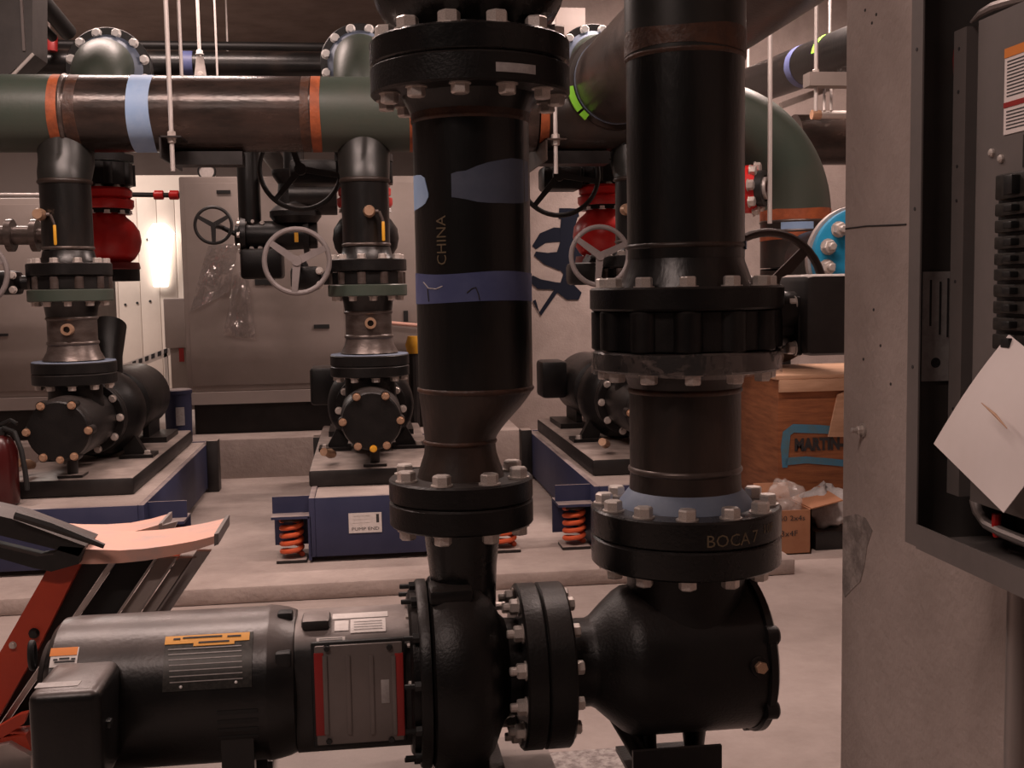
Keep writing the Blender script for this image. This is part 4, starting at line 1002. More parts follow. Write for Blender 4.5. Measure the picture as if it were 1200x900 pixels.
    t.part('bulb', MB().lathe([(zr(305), .10), (zr(300), .13), (zr(291), .155), (zr(280), .165), (zr(268), .158), (zr(258), .13), (zr(252), .10), (zr(248), .09)], (x0, YR, 0), EZ, 40), 'red_valve' if tag != 'mid' else 'black_iron')
    bolt_ring(t, (x0, YR, zr(249)), EZ, .115, 10, .03, 'head', 'bolt_bright', e1=EX)
    t.part('joint_ring', MB().lathe([(0, .12), (zr(243)-zr(248), .12)], (x0, YR, zr(248)), EZ, 36), 'black_iron')
    t.part('bonnet', MB().lathe([(zr(243), .13), (zr(240), .138), (zr(233), .138), (zr(231), .12), (zr(229), .13), (zr(222), .132), (zr(219), .12)], (x0, YR, 0), EZ, 40), 'red_valve')
    bolt_ring(t, (x0, YR, zr(219)), EZ, .11, 8, .03, 'head', 'bolt_zinc', e1=EX)
    iv = Thing('isolating_valve', 'black valve with dark handwheel on the discharge riser, '+w2, 'valve', (x0, YR, zr(217)), 'black valves above the red valves')
    iv.part('body', MB().lathe([(0, .10), (.002, .138), (zr(191)-zr(217)-.002, .138), (zr(191)-zr(217), .10)], (x0, YR, zr(217)), EZ, 36), 'black_iron')
    for i in range(8):
        a = R(22+45*i); iv.part('lug', MB().lathe([(.004, .022), (zr(191)-zr(217)-.004, .022)], (x0+math.cos(a)*.13, YR+math.sin(a)*.13, zr(217)), EZ, 12), 'black_iron')
    if tag != 'left':
        wp = at(352, 198, 5.45) if tag == 'mid' else at(655, 205, 5.45)
        gb_ = iv.part('gear_box', MB().b2((wp.x-.06, 5.56, wp.z-.06), (x0-.13, 5.74, wp.z+.06), bev=.02), 'black_iron')
        iv.part('input_shaft', MB().tube([(wp.x, 5.44, wp.z), (wp.x, 5.58, wp.z)], .013, 10), 'black_iron', gb_)
        handwheel(iv, wp, -EY, 47*mpp(wp), .012, 'wheel_dark', 3, R(-130), gb_, sw=.07)
    t = Thing('discharge_riser', 'dark riser with bolted green elbow above the header, '+w2, 'pipe', (x0, YR, zr(190)), 'discharge risers behind the header')
    t.part('lower_flange', MB().lathe([(0, .145), (.035, .145)], (x0, YR, zr(190)), EZ, 36), 'black_iron')
    ez = at(110, 70, YR).z; er = .19
    if tag == 'mid': ez = at(415, 64, YR).z
    if tag == 'right': ez = at(712, 64, YR).z
    t.part('pipe', MB().tube([(x0, YR, zr(190)), (x0, YR, ez-er)], .105, 32), 'pipe_black')
    t.part('elbow', MB().tube([(x0, YR, ez-er-.01)]+elbow_pts((x0, YR+er, ez-er), -EY, EZ, er, 12)+[(x0, YR+er+.05, ez)], .137, 40), 'primer_green')
    fy = YR+er+.04
    t.part('elbow_hub', MB().lathe([(0, .137), (.03, .155), (.05, .17)], (x0, fy-.05, ez), EY, 40), 'blue_paint')
    flange(t, 'flange', (x0, fy, ez), EY, .208, .035, .1, 'black_iron'); flange(t, 'mating_flange', (x0, fy+.04, ez), EY, .208, .035, .1, 'black_iron')
    bolt_ring(t, (x0, fy, ez), -EY, .182, 12, .042, 'head', 'bolt_bright', phase=R(15), e1=EX)
    t.part('tail_pipe', MB().tube([(x0, fy+.07, ez), (x0, YB, ez)], .13, 32), 'pipe_black')
for (x0, tag) in UNITS: back_unit(x0, tag)

# ================================================================== grey equipment casings behind the pumps
YC = 7.0
ZCB = .28
def casing(px0, px1, pyt, lab, panels):
    x0, x1 = at(px0, 300, YC).x, at(px1, 300, YC).x; zt = at(max(px0, 0), pyt, YC).z
    t = Thing('equipment_casing', lab, 'casing', ((x0+x1)/2, YC+.5, ZCB), 'grey casings')
    zb = at(300, 458, YC).z
    t.part('body', MB().b2((x0, YC, zb), (x1, YC+1.2, zt), bev=.01), 'casing_grey')
    t.part('bottom_rail', MB().b2((x0-.02, YC-.03, at(300, 472, YC).z), (x1+.02, YC+1.2, zb)), 'casing_grey2')
    t.part('skid', MB().b2((x0+.03, YC+.05, ZCB), (x1-.03, YC+1.15, at(300, 472, YC).z)), 'dark_steel')
    for (a, b_) in panels:
        xa, xb = at(a, 300, YC).x, at(b_, 300, YC).x
        t.part('panel', MB().b2((xa, YC-.006, zb+.04), (xb, YC+.002, zt-.04), bev=.002), 'casing_grey')
    return t
t = casing(-130, 82, 232, 'grey equipment casing behind the pump by the extinguisher', [(-120, -20), (-15, 75)])
t.part('slot_handle', MB().b2((at(-2, 394, YC).x, YC-.012, at(0, 394, YC).z), (at(10, 391, YC).x, YC-.004, at(0, 391, YC).z)), 'rubber')
t = casing(213, 590, 207, 'grey equipment casing with clear plastic bags taped to its front', [(219, 400), (404, 585)])
for (x0, y0, x1, y1) in ((299, 334, 322, 327), (368, 385, 386, 380), (473, 377, 478, 364), (254, 227, 270, 223)):
    a_, c_ = at(x0, y0, YC), at(x1, y1, YC); t.part('slot_handle', MB().b2((a_.x, YC-.014, a_.z), (c_.x, YC-.004, c_.z)), 'rubber')
p = at(243, 207, YC+.1); 
g = Thing('pressure_gauge', 'round white gauge with black rim on top of the casing', 'gauge', p)
g.part('case', MB().lathe([(0, .055), (.03, .055), (.03, .045), (.02, .045)], (p.x, YC+.1, p.z+.03), -EY, 24), 'rubber')
g.part('dial', MB().lathe([(0, .045), (.002, .045)], (p.x, YC+.079, p.z+.03), -EY, 24), 'white_label')
g.part('stem', MB().tube([(p.x, YC+.1, p.z-.02), (p.x, YC+.1, p.z+.03)], .012, 8), 'brass')

# clear plastic bags on the casing
def crumple(name, outline, Y, lab, m='bag_film', seed=1, amp=.02):
    random.seed(seed); (tl, tr, br_, bl) = outline; n = 12; vs = []; fs = []
    ph = [random.random()*6 for _ in range(6)]
    for i in range(n+1):
        for j in range(n+1):
            u, v = i/n, j/n
            x = (tl[0]*(1-u)+tr[0]*u)*(1-v)+(bl[0]*(1-u)+br_[0]*u)*v; y = (tl[1]*(1-u)+tr[1]*u)*(1-v)+(bl[1]*(1-u)+br_[1]*u)*v
            w = amp*(math.sin(u*9+ph[0])*math.sin(v*5+ph[1])+.6*math.sin(u*17+v*6+ph[2])+.5*math.sin(v*13+ph[3]))
            vs.append(at(x, y, Y-.03)+Vector((0, min(w, .022), 0)))
    for i in range(n):
        for j in range(n): fs.append([i*(n+1)+j, i*(n+1)+j+1, (i+1)*(n+1)+j+1, (i+1)*(n+1)+j])
    q = len(vs); vs += [v+Vector((0, .0015, 0)) for v in vs]; fs += [[k+q for k in f[::-1]] for f in fs]
    return single(name, MB().add(vs, fs), m, lab, 'plastic bag', group='plastic bags on the casing')
crumple('plastic_bag', ((244, 288), (280, 285), (268, 342), (222, 366)), YC-.012, 'slanting clear plastic document bag taped to the grey casing', seed=3, amp=.008)
crumple('plastic_bag', ((274, 322), (290, 316), (300, 398), (262, 392)), YC-.012, 'crumpled clear plastic bag hanging under the dark handwheel', seed=5, amp=.02)

# ================================================================== dark valve group in front of the casing
YV = 6.35
v = Thing('gate_valve', 'black valve group with dark handwheel in front of the grey casing', 'valve', at(322, 300, YV))
def V(px, py): return at(px, py, YV)
kv = mpp(V(320, 280))
xr_ = V(293, 255).x; zr_ = V(293, 172).z
v.part('riser_pipe', MB().tube([(xr_, YV, V(293, 262).z), (xr_, YV, zr_)]+elbow_pts((xr_, YV+.15, zr_), -EY, EZ, .15, 8)+[(xr_, 12.99, zr_+.15)], 13*kv, 24), 'pipe_black')
v.part('body', MB().tube([V(276, 276), V(290, 276), V(340, 276), V(372, 276)], [12*kv, 17*kv, 17*kv, 15*kv], 24), 'black_iron')
for px in (283, 356): v.part('flange', MB().lathe([(0, 22*kv), (.03, 22*kv)], V(px, 276), EX, 28), 'black_iron')
bolt_ring(v, V(283, 276), -EX, 18*kv, 8, .03, 'head', 'bolt_zinc'); 
for (x, y) in ((287, 290), (296, 292), (306, 291), (288, 262), (297, 260), (308, 262)): v.inst('bolt', BOLT[('head', 'bolt_zinc')], V(x, y)-EY*17*kv*.6, -EY, .022)
v.part('lower_body', MB().b2((V(284, 325).x, YV-.1, V(300, 327).z), (V(332, 300).x, YV+.1, V(300, 292).z), bev=.02), 'black_iron')
v.part('bonnet', MB().lathe([(V(340, 262).z, 24*kv), (V(340, 254).z, 30*kv), (V(340, 248).z, 30*kv), (V(340, 240).z, 21*kv), (V(340, 216).z, 19*kv), (V(340, 205).z, 26*kv), (V(340, 200).z, 26*kv)], (V(346, 240).x, YV, 0), EZ, 28), 'black_iron')
v.part('bonnet_pipe', MB().tube([(V(346, 240).x, YV, V(340, 202).z), (V(346, 240).x, YV, V(340, 160).z)], 12*kv, 20), 'pipe_black')
v.part('header_stub', MB().tube([V(340, 230), V(395, 230)], 22*kv, 24), 'pipe_black')
v.part('yellow_tag', MB().b2((V(347, 285).x, YV-.14, V(347, 285).z), (V(351, 275).x, YV-.13, V(351, 274).z)), 'yellow')
w_ = at(250, 264, YV-.2)
handwheel(v, w_, -EY, 21*mpp(w_), .009, 'wheel_dark', 3, R(150), None, sw=.12)
v.part('stem', MB().tube([w_, (w_.x+.02, YV, w_.z), V(280, 276)], .014, 10), 'black_iron')
# stop handle standing on top of the wheel
# horizontal steel pipes behind the left unit
p = at(18, 275, 6.1); k = mpp(p)
t = Thing('steel_pipe', 'bare grey steel pipe with flange wrapped in film behind the extinguisher side pump', 'pipe', p)
t.part('pipe', MB().tube([(-6.49, 6.1, at(-80, 276, 6.1).z), at(-80, 276, 6.1), at(44, 276, 6.1)], 11*k, 20), 'steel_bare')
t.part('flange', MB().lathe([(0, 19*k), (.03, 19*k)], at(9, 276, 6.1), EX, 28), 'steel_bare'); t.part('flange', MB().lathe([(0, 19*k), (.03, 19*k)], at(38, 276, 6.1), EX, 28), 'steel_bare')
pe_ = at(44, 276, 6.1); t.part('tail_pipe', MB().tube([pe_, pe_+EX*.06]+elbow_pts(pe_+Vector((.06, .1, 0)), -EY, EX, .1, 8)+[(pe_.x+.16, 6.985, pe_.z)], 9*k, 16), 'steel_bare')
a_ = at(-80, 229, 6.6)
single('steel_conduit', MB().tube([(-6.49, 6.6, at(-90, 229, 6.6).z), at(-90, 229, 6.6), at(50, 229, 6.6), at(50, 229, 6.6)+Vector((.03, .38, 0))], .013, 10), 'galv', 'thin bright conduit running along the left grey casing', 'conduit')
single('dark_conduit', MB().tube([at(148, 228, 7.4), at(214, 229, 7.4)], .016, 10), 'wheel_dark', 'thin black conduit in front of the bright far wall', 'conduit')
for px, lab in ((186, 'red coupling nearer the casing on the thin black conduit'), (204, 'red coupling at the end of the thin black conduit')):
    q = at(px, 228.6, 7.4); single('red_coupling', MB().lathe([(-.03, .026), (-.025, .03), (.025, .03), (.03, .026)], q, EX, 14), 'red_valve', lab, 'coupling')

# ================================================================== bright corner far behind
YN_ = 10.4
fw = struct('wall_bright', MB().b2((at(60, 300, YN_).x, YN_+.03, 0), (at(216, 300, YN_).x+.3, YN_+.2, at(180, 205, YN_).z)), 'wall_white', 'white panelled wall in the brightly lit far corner', 'wall')
for i, (a, b_) in enumerate(((112, 138), (139, 164), (165, 187), (188, 208), (209, 232))):
    q0, q1 = at(a, 350, YN_), at(b_+1, 350, YN_)
    o = link('wall_panel', MB().b2((q0.x, YN_, .0), (q1.x-.003, YN_+.03, at(180, 232, YN_).z), bev=.004).mesh('wall_panel'), 'wall_white', fw)
for (x, y) in ((173, 281), (187, 284), (147, 357), (161, 355), (176, 353)):
    o = link('fixing_hole', MB().lathe([(0, .012), (.006, .012)], at(x, y, YN_), -EY, 8).mesh('fixing_hole'), 'ink', fw)
for i in range(6):
    x = 157+i*7; y = 422-i*2.6; q = at(x, y, 9.6)
t = Thing('floor_grating', 'pale slotted channel lying in the brightly lit far corner', 'channel', at(175, 425, 9.6))
q0, q1 = at(143, 432, 9.6), at(205, 412, 9.6)
t.part('channel', MB().prism([at(143, 427, 9.6), at(198, 407, 9.6), at(200, 416, 9.6), at(143, 438, 9.6)], (0, .05, 0)), 'pvc_white')
for i in range(6):
    x = 155+i*7.4; y = 424-i*2.9; t.part('slot', MB().prism([at(x, y, 9.59), at(x+4, y-1.5, 9.59), at(x+4, y+4, 9.59), at(x, y+5.5, 9.59)], (0, .012, 0)), 'ink')
t.part('leg', MB().b2((at(150, 430, 9.6).x, 9.6, 0), (at(154, 430, 9.6).x, 9.64, at(150, 430, 9.6).z)), 'pvc_white'); t.part('leg', MB().b2((at(192, 415, 9.6).x, 9.6, 0), (at(196, 415, 9.6).x, 9.64, at(192, 414, 9.6).z)), 'pvc_white')
t = Thing('glare_wedge', 'glowing white wedge drawn for lamp glare in the bright far corner', 'glare', at(188, 300, YN_))  # lamp glare on the glossy panels, modelled as a glowing wedge
t.part('head', MB().prism([at(179, 262, YN_-.12), at(193, 262, YN_-.12), at(203, 273, YN_-.12), at(172, 273, YN_-.12)], (0, .11, 0)), 'glare_white')  # head and diffuser are emissive glare shapes, not a fitting
t.part('diffuser', MB().prism([at(173, 274, YN_-.12), at(203, 274, YN_-.12), at(196, 336, YN_-.05), at(180, 336, YN_-.05)], (0, .04, 0)), 'glare_white')
x0, x1 = at(191, 350, 8.9), at(222, 350, 8.9)
t = Thing('control_box', 'pale grey cabinet standing beside the casing in the bright corner', 'cabinet', (x0.x, 8.9, 0))
t.part('body', MB().b2((x0.x, 8.9, at(200, 408, 8.9).z), (x1.x, 9.2, x0.z), bev=.01), 'casing_grey2')
t.part('stand', MB().b2((x0.x+.03, 8.95, 0), (x1.x-.03, 9.15, at(200, 408, 8.9).z)), 'casing_grey')
a_, c_ = at(210, 424, 8.88), at(215, 408, 8.88)
t.part('red_sticker', MB().b2((a_.x, 8.885, a_.z), (c_.x, 8.899, c_.z)), 'red_strip')
# blue pail with grey label
q = at(209, 478, 6.55); k = mpp(q)
t = Thing('blue_pail', 'dark blue pail with grey label behind the extinguisher side pump', 'pail', (q.x, 6.55, ZP))
zt = at(209, 457, 6.55).z; zb = ZP
t.part('body', MB().lathe([(zb, 14*k), (zt-.02, 15.5*k)], (q.x, 6.55, 0), EZ, 32), 'navy')
t.part('lid', MB().lathe([(zt-.02, 16.3*k), (zt, 16.3*k), (zt+.005, 15*k)], (q.x, 6.55, 0), EZ, 32), 'navy')
b = MB(); vs = []; fs = []
for i in range(7):
    a = R(-2+36*i/6)
    for y in (497, 476):
        for rr in (15.9*k, 15.2*k): vs.append(Vector((q.x+math.sin(a)*rr, 6.55-math.cos(a)*rr, at(209, y, 6.55).z)))
for i in range(6): p_, r_ = 4*i, 4*i+4; fs += [[p_, r_, r_+2, p_+2], [p_, p_+1, r_+1, r_], [p_+2, r_+2, r_+3, p_+3]]
t.part('label', MB().add(vs, fs), 'label_grey')

# ================================================================== fire extinguisher
YX = 4.60; XE = at(2, 545, YX).x; zx = at(430, 581, 4.45).z; ze1 = at(6, 514, YX).z
t = Thing('fire_extinguisher', 'dark red fire extinguisher with black hose standing on the blue base', 'extinguisher', (XE, YX, zx))
t.part('cylinder', MB().lathe([(zx, .056), (zx+.01, .062), (ze1-.05, .062), (ze1-.02, .052), (ze1+.005, .04), (ze1+.015, .025)], (XE, YX, 0), EZ, 32), 'ext_red')
t.part('valve_head', MB().b2((XE-.025, YX-.02, ze1+.01), (XE+.025, YX+.02, ze1+.05), bev=.008), 'bolt_black')
t.part('lever', MB().tube([(XE-.01, YX, ze1+.05), (XE+.05, YX-.02, ze1+.075), (XE+.075, YX-.03, ze1+.06)], .009, 8), 'bolt_black'); t.part('handle', MB().tube([(XE, YX, ze1+.03), (XE+.06, YX-.02, ze1+.03)], .009, 8), 'bolt_black')
t.part('hose', MB().tube([(XE+.02, YX-.02, ze1+.045), (XE+.07, YX-.05, ze1+.03), (XE+.095, YX-.06, ze1-.04), (XE+.105, YX-.06, ze1-.12), (XE+.11, YX-.06, ze1-.2)], .010, 10), 'rubber')

# ================================================================== step ladder
YL = 2.56
ld = Thing('step_ladder', 'orange and aluminium folding ladder lying tilted behind the motor', 'ladder', at(60, 760, YL))
def plank(name, x0, x1, m, y=654.0, dy=0.0, th=.02, slope=-40/59., yb=930, parent=None):
    h = yb-y
    return ld.part(name, MB().prism([at(x0, y, YL+dy), at(x1, y, YL+dy), at(x1+slope*h, yb, YL+dy), at(x0+slope*h, yb, YL+dy)], (0, th, 0)), m, parent)
rr_ = ld.part('side_rail', MB().prism([at(x, y, YL-.03) for x, y in ((55, 668), (94, 661), (45, 759), (0, 838), (-55, 932), (-108, 932), (-50, 850), (3, 759))], (0, .03, 0)), 'ladder_red', label='red orange fibreglass side rail')
ld.inst('bolt', BOLT[('head', 'bolt_zinc')], at(15, 756, YL-.03), -EY, .014, rr_)
ld.inst('bolt', BOLT[('head', 'bolt_black')], at(40, 742, YL-.03), -EY, .020, rr_)
plank('rear_rail', 96, 131, 'plastic_black', dy=.02); plank('rail_edge', 132, 139, 'aluminium', dy=-.005)
plank('rear_rail', 140, 181, 'rubber', dy=.03); plank('rail_edge', 181, 184, 'aluminium', dy=.0)
plank('rear_rail', 185, 205, 'casing_grey2', dy=.012); plank('rail_edge', 205, 208, 'aluminium', dy=0)
plank('rear_rail', 209, 226, 'casing_grey2', dy=.012); plank('rail_edge', 226, 229, 'aluminium', dy=0); plank('rear_rail', 230, 247, 'aluminium', y=646, dy=.012)
def tread(front, low, Y, depth, m, name='step'):
    n = len(front); vs = []; fs = []
    for (x, y), (x2, y2) in zip(front, low):
        a, b_ = at(x, y, Y), at(x2, y2, Y); vs += [a, b_, a+EY*depth, b_+EY*depth]
    for i in range(n-1):
        p_, r_ = 4*i, 4*i+4; fs += [[p_, r_, r_+1, p_+1], [p_+2, p_+3, r_+3, r_+2], [p_, p_+2, r_+2, r_], [p_+1, r_+1, r_+3, p_+3]]
    fs += [[0, 1, 3, 2], [4*n-4, 4*n-2, 4*n-1, 4*n-3]]
    return ld.part(name, MB().add(vs, fs), m)
s1 = tread([(86, 643), (110, 644), (140, 645), (170, 643), (200, 639), (228, 634), (252, 628)], [(90, 661), (110, 661), (140, 660), (170, 657), (200, 652), (228, 645), (252, 637)], YL-.035, .2, 'ladder_pink')
tread([(52, 626), (80, 628), (110, 628), (140, 626), (165, 621), (186, 615)], [(52, 634), (80, 636), (110, 636), (140, 634), (165, 629), (186, 622)], YL+.30, .14, 'ladder_pink')
ld.part('end_cap', MB().prism([at(251, 626, YL-.04), at(256, 625, YL-.04), at(256, 638, YL-.04), at(251, 640, YL-.04)], (0, .21, 0)), 'guard_plate', s1)
ld.part('end_cap', MB().prism([at(186, 614, YL+.295), at(190, 613, YL+.295), at(190, 623, YL+.295), at(186, 624, YL+.295)], (0, .15, 0)), 'aluminium')
ld.part('rear_brace', MB().prism([at(190, 616, YL+.3), at(208, 611, YL+.3), at(200, 628, YL+.3), at(182, 634, YL+.3)], (0, .02, 0)), 'aluminium')
ld.part('top_bracket', MB().prism([at(x, y, YL-.06) for x, y in ((-30, 598), (14, 608), (100, 640), (92, 652), (58, 642), (-30, 620))], (0, .12, 0)), 'plastic_black')
ld.part('top_bracket', MB().prism([at(x, y, YL-.06) for x, y in ((70, 640), (98, 642), (92, 661), (60, 670), (40, 666), (-30, 646), (-30, 634), (44, 652), (62, 650))], (0, .05, 0)), 'plastic_black')
ld.part('hinge_bar', MB().tube([at(18, 603, YL-.07), at(60, 616, YL-.07), at(122, 640, YL-.07)], [.011, .012, .006], 8), 'plastic_black')
ld.part('lower_rail', MB().prism([at(x, y, YL-.10) for x, y in ((-30, 868), (22, 838), (32, 836), (28, 848), (-30, 886))], (0, .02, 0)), 'ladder_red')
ld.part('rail_foot', MB().prism([at(x, y, YL-.12) for x, y in ((-30, 880), (10, 872), (36, 886), (36, 905), (-30, 915))], (0, .08, 0)), 'aluminium')
ld.part('rail_foot', MB().prism([at(x, y, YL-.10) for x, y in ((-30, 868), (30, 862), (38, 884), (12, 874), (-30, 884))], (0, .06, 0)), 'ladder_red')

# ================================================================== crate and cardboard box
YK = 5.0 - .25
ck = at(912, 440, YK); zt = ck.z; cx1 = ck.x+.75; cy1 = YK+.62
t = Thing('plywood_crate', 'orange brown plywood crate with blue spray paint beside the near wall', 'crate', ((ck.x+cx1)/2, (YK+cy1)/2, 0))
t.part('front_panel', MB().b2((ck.x, YK, .03), (cx1, YK+.018, zt-.02)), 'plywood'); t.part('side_panel', MB().b2((ck.x, YK+.019, .03), (ck.x+.018, cy1, zt-.02)), 'plywood')
t.part('side_panel', MB().b2((cx1-.018, YK+.019, .03), (cx1, cy1, zt-.02)), 'plywood'); t.part('back_panel', MB().b2((ck.x, cy1, .03), (cx1, cy1+.018, zt-.02)), 'plywood')
t.part('lid', MB().b2((ck.x-.012, YK-.012, zt-.02), (cx1+.012, cy1+.02, zt), bev=.003), 'plywood_light')
t.part('top_batten', MB().b2((ck.x, YK-.02, zt-.075), (cx1, YK-.0005, zt-.02), bev=.002), 'plywood_light'); t.part('skid', MB().b2((ck.x+.02, YK, 0), (ck.x+.11, cy1, .03)), 'plywood_light'); t.part('skid', MB().b2((cx1-.11, YK, 0), (cx1-.02, cy1, .03)), 'plywood_light')
t.part('brace', MB().prism([at(982, 462, YK-.012), at(1000, 455, YK-.012), at(990, 512, YK-.012), at(971, 512, YK-.012)], (0, .011, 0)), 'plywood_light')
yk = YK-.003
for pp, w in (([(990, 505), (960, 503), (930, 502), (922, 508), (920, 525), (920, 548)], [9, 10, 10, 10, 10, 6]), ([(920, 541), (945, 539), (970, 541), (990, 543)], [9, 8, 8, 8])):
    o = stroke(pp, w, yk, 'spray_blue', None, 'spray_mark'); me = o.data
    o.location = -t.base; o.parent = t.e
k = mpp(at(950, 520, YK))
t.part('lettering', text_flat('MARTIN-R', .075, at(931, 528, YK-.004), EX, EZ, width=.275, bold=.004), 'ink')
# small cardboard box with open flaps
YQ = 4.45
a_, c_ = at(909, 642, YQ), at(951, 597, YQ)
t = Thing('cardboard_box', 'small brown cardboard box with marker writing in front of the crate', 'box', ((a_.x+c_.x)/2, YQ+.12, 0))
hb = c_.z; t.part('front_side', MB().b2((a_.x, YQ, .0), (c_.x, YQ+.006, hb)), 'cardboard'); t.part('left_side', MB().b2((a_.x, YQ, 0), (a_.x+.006, YQ+.24, hb)), 'cardboard'); t.part('right_side', MB().b2((c_.x-.006, YQ, 0), (c_.x, YQ+.24, hb)), 'cardboard'); t.part('back_side', MB().b2((a_.x, YQ+.234, 0), (c_.x, YQ+.24, hb)), 'cardboard'); t.part('bottom', MB().b2((a_.x, YQ, 0), (c_.x, YQ+.24, .006)), 'cardboard')
t.part('flap', MB().prism([(c_.x, YQ, hb), (c_.x, YQ+.24, hb), (c_.x+.14, YQ+.24, hb+.05), (c_.x+.14, YQ, hb+.03)], (0, 0, .005)), 'cardboard')
t.part('flap', MB().prism([(a_.x, YQ+.234, hb), (c_.x, YQ+.234, hb), (c_.x, YQ+.275, hb+.07), (a_.x, YQ+.275, hb+.07)], (0, .005, 0)), 'cardboard')
t.part('lettering', text_flat('50 2x4s', .032, at(913, 611, YQ-.002), EX, EZ, width=.115), 'ink'); t.part('lettering', text_flat('3x4F', .035, at(915, 629, YQ-.002), EX, EZ, width=.075), 'ink')
def lump(name, c, r, m, lab, cat, seed, n=14):
    random.seed(seed); ph = [random.random()*6 for _ in range(8)]; vs = []; fs = []
    for i in range(n+1):
        th = PI*i/n
        for j in range(n*2):
            a = PI*j/n; w = 1+.13*math.sin(3*a+ph[0]+2*th)+.1*math.sin(5*a-3*th+ph[1])+.08*math.sin(7*th+4*a+ph[2])
            vs.append(Vector(c)+Vector((r[0]*math.sin(th)*math.cos(a)*w, r[1]*math.sin(th)*math.sin(a)*w, r[2]*math.cos(th)*w)))
    for i in range(n):
        for j in range(2*n): k_ = (j+1) % (2*n); fs.append([i*2*n+j, i*2*n+k_, (i+1)*2*n+k_, (i+1)*2*n+j])
    return single(name, MB().add(vs, fs), m, lab, cat, sharp=60)
lump('plastic_wrap', ((a_.x+c_.x)/2+.01, YQ+.13, hb+.03), (.075, .10, .07), 'plastic_film', 'crumpled clear plastic wrap in the cardboard box', 'plastic', 4)
lump('paper_sack', (c_.x+.14, YQ+.18, hb-.03), (.10, .13, .09), 'label_grey', 'crumpled grey sack beside the small cardboard box', 'sack', 9)
single('timber_block', MB().b2((c_.x+.04, YQ+.05, .0), (c_.x+.22, YQ+.3, hb-.11), bev=.003), 'plastic_black', 'dark block under the crumpled grey sack', 'block')

# ================================================================== right background
bf = at(1012, 303, 4.25); k = mpp(bf)
t = Thing('blind_flange', 'bright blue blind flange with zinc bolts peeking past the near wall', 'flange', bf)
t.part('disc', MB().lathe([(0, .01), (0, 56*k), (.006, 60*k), (.04, 60*k), (.045, 57*k)], bf, EY, 56), 'flange_blue')
t.part('rim', MB().lathe([(.045, 57*k), (.045, 63*k), (.075, 63*k), (.075, 40*k)], bf, EY, 56, cap=False), 'galv')
bolt_ring(t, bf, -EY, 46*k, 12, .055, 'nut', 'bolt_zinc', phase=R(12), e1=EX)
t.part('pipe', MB().tube([bf+EY*.06, bf+EY*.5], 40*k, 40), 'pipe_black')
t.part('hanger_rod', MB().tube([(bf.x+.13, 4.5, bf.z), (bf.x+.13, 4.5, CEIL)], .009, 8), 'rod_zinc')
# diagonal pipe running away under the ceiling
d0, d1 = at(862, 108, 7.0), at(1060, 34, 4.95); dd = (d1-d0).normalized(); rd = .115
t = Thing('ceiling_pipe', 'dark pipe with green tape running away above the green end elbow', 'pipe', (d0+d1)/2)
t.part('pipe', MB().tube([d0-dd*.3, d0, d1, d1+dd*.5], rd, 32), 'pipe_black')
def ond(f): return d0+(d1-d0)*f
band(t, 'blue_ring', ond(.50), dd, rd*1.01, .07, 'blue_tape')
band(t, 'lime_tape', ond(.66), dd, rd*1.02, .05, 'lime_tape', up=EZ, a0=R(-85), a1=R(85), seg=12)
for f in (.1, .9): q = ond(f); t.part('hanger_rod', MB().tube([q, (q.x, q.y, CEIL)], .009, 8), 'rod_zinc')
q = at(970, 93, 4.9); k = mpp(q)
t = Thing('strut_channel', 'short grey strut channel on a zinc rod below the ceiling pipe', 'channel', q)
t.part('channel', MB().b2((at(945, 95, 4.9).x, 4.86, at(960, 102, 4.9).z), (at(1040, 95, 4.9).x, 4.94, at(960, 86, 4.9).z)), 'casing_grey')
t.inst('nut', BOLT[('head', 'bolt_zinc')], at(956, 86, 4.9), EZ, .03)
t.part('hanger_rod', MB().tube([at(1030, 86, 4.9), (at(1030, 86, 4.9).x, 4.9, CEIL)], .009, 8), 'rod_zinc')
t = Thing('branch_pipe', 'brownish horizontal pipe beyond the green end elbow', 'pipe', at(970, 165, 6.2))
q = at(970, 164, 6.2); k = mpp(q)
t.part('pipe', MB().tube([(at(930, 164, 6.2).x, 6.2, q.z), (4.39, 6.2, q.z)], 29*k, 32), 'pipe_header')
for px in (1060, 1090): t.part('hanger_rod', MB().tube([(at(px, 164, 6.2).x, 6.2, q.z), (at(px, 164, 6.2).x, 6.2, CEIL)], .009, 8), 'rod_zinc')
q = at(968, 135, 5.6)
t = Thing('plastic_pipe', 'short white plastic pipe lying above the brownish pipe', 'pipe', q)
k = mpp(q); t.part('pipe', MB().tube([at(952, 134.5, 5.95), at(1040, 134, 5.95)], 5*k, 16), 'pvc_white'); t.part('hanger_rod', MB().tube([at(1000, 134, 5.95), (at(1000, 134, 5.95).x, 5.95, CEIL)], .006, 8), 'rod_zinc'); t.part('coupling', MB().lathe([(0, 6*k), (.05, 6*k)], at(951, 134.5, 5.95), EX, 16), 'wood_tan')
t = Thing('strut_channel', 'long slanting strut channel behind the green end elbow', 'channel', at(940, 115, 6.0))
t.part('channel', MB().tube([at(915, 124, 6.0), at(985, 98, 6.0)], .025, 4), 'casing_grey')
t.part('hanger_rod', MB().tube([at(972, 103, 6.0), (at(972, 103, 6.0).x, 6.0, CEIL)], .008, 8), 'rod_zinc')
for px in (966, 974):
    q = at(px, 130, 5.7); single('threaded_rod', MB().tube([q, at(px, 101, 5.98)], .007, 8), 'rod_zinc', ('thin rod at the slanting strut channel' if px == 974 else 'thin rod just above the white plastic pipe'), 'rod', group='short rods above the white pipe')
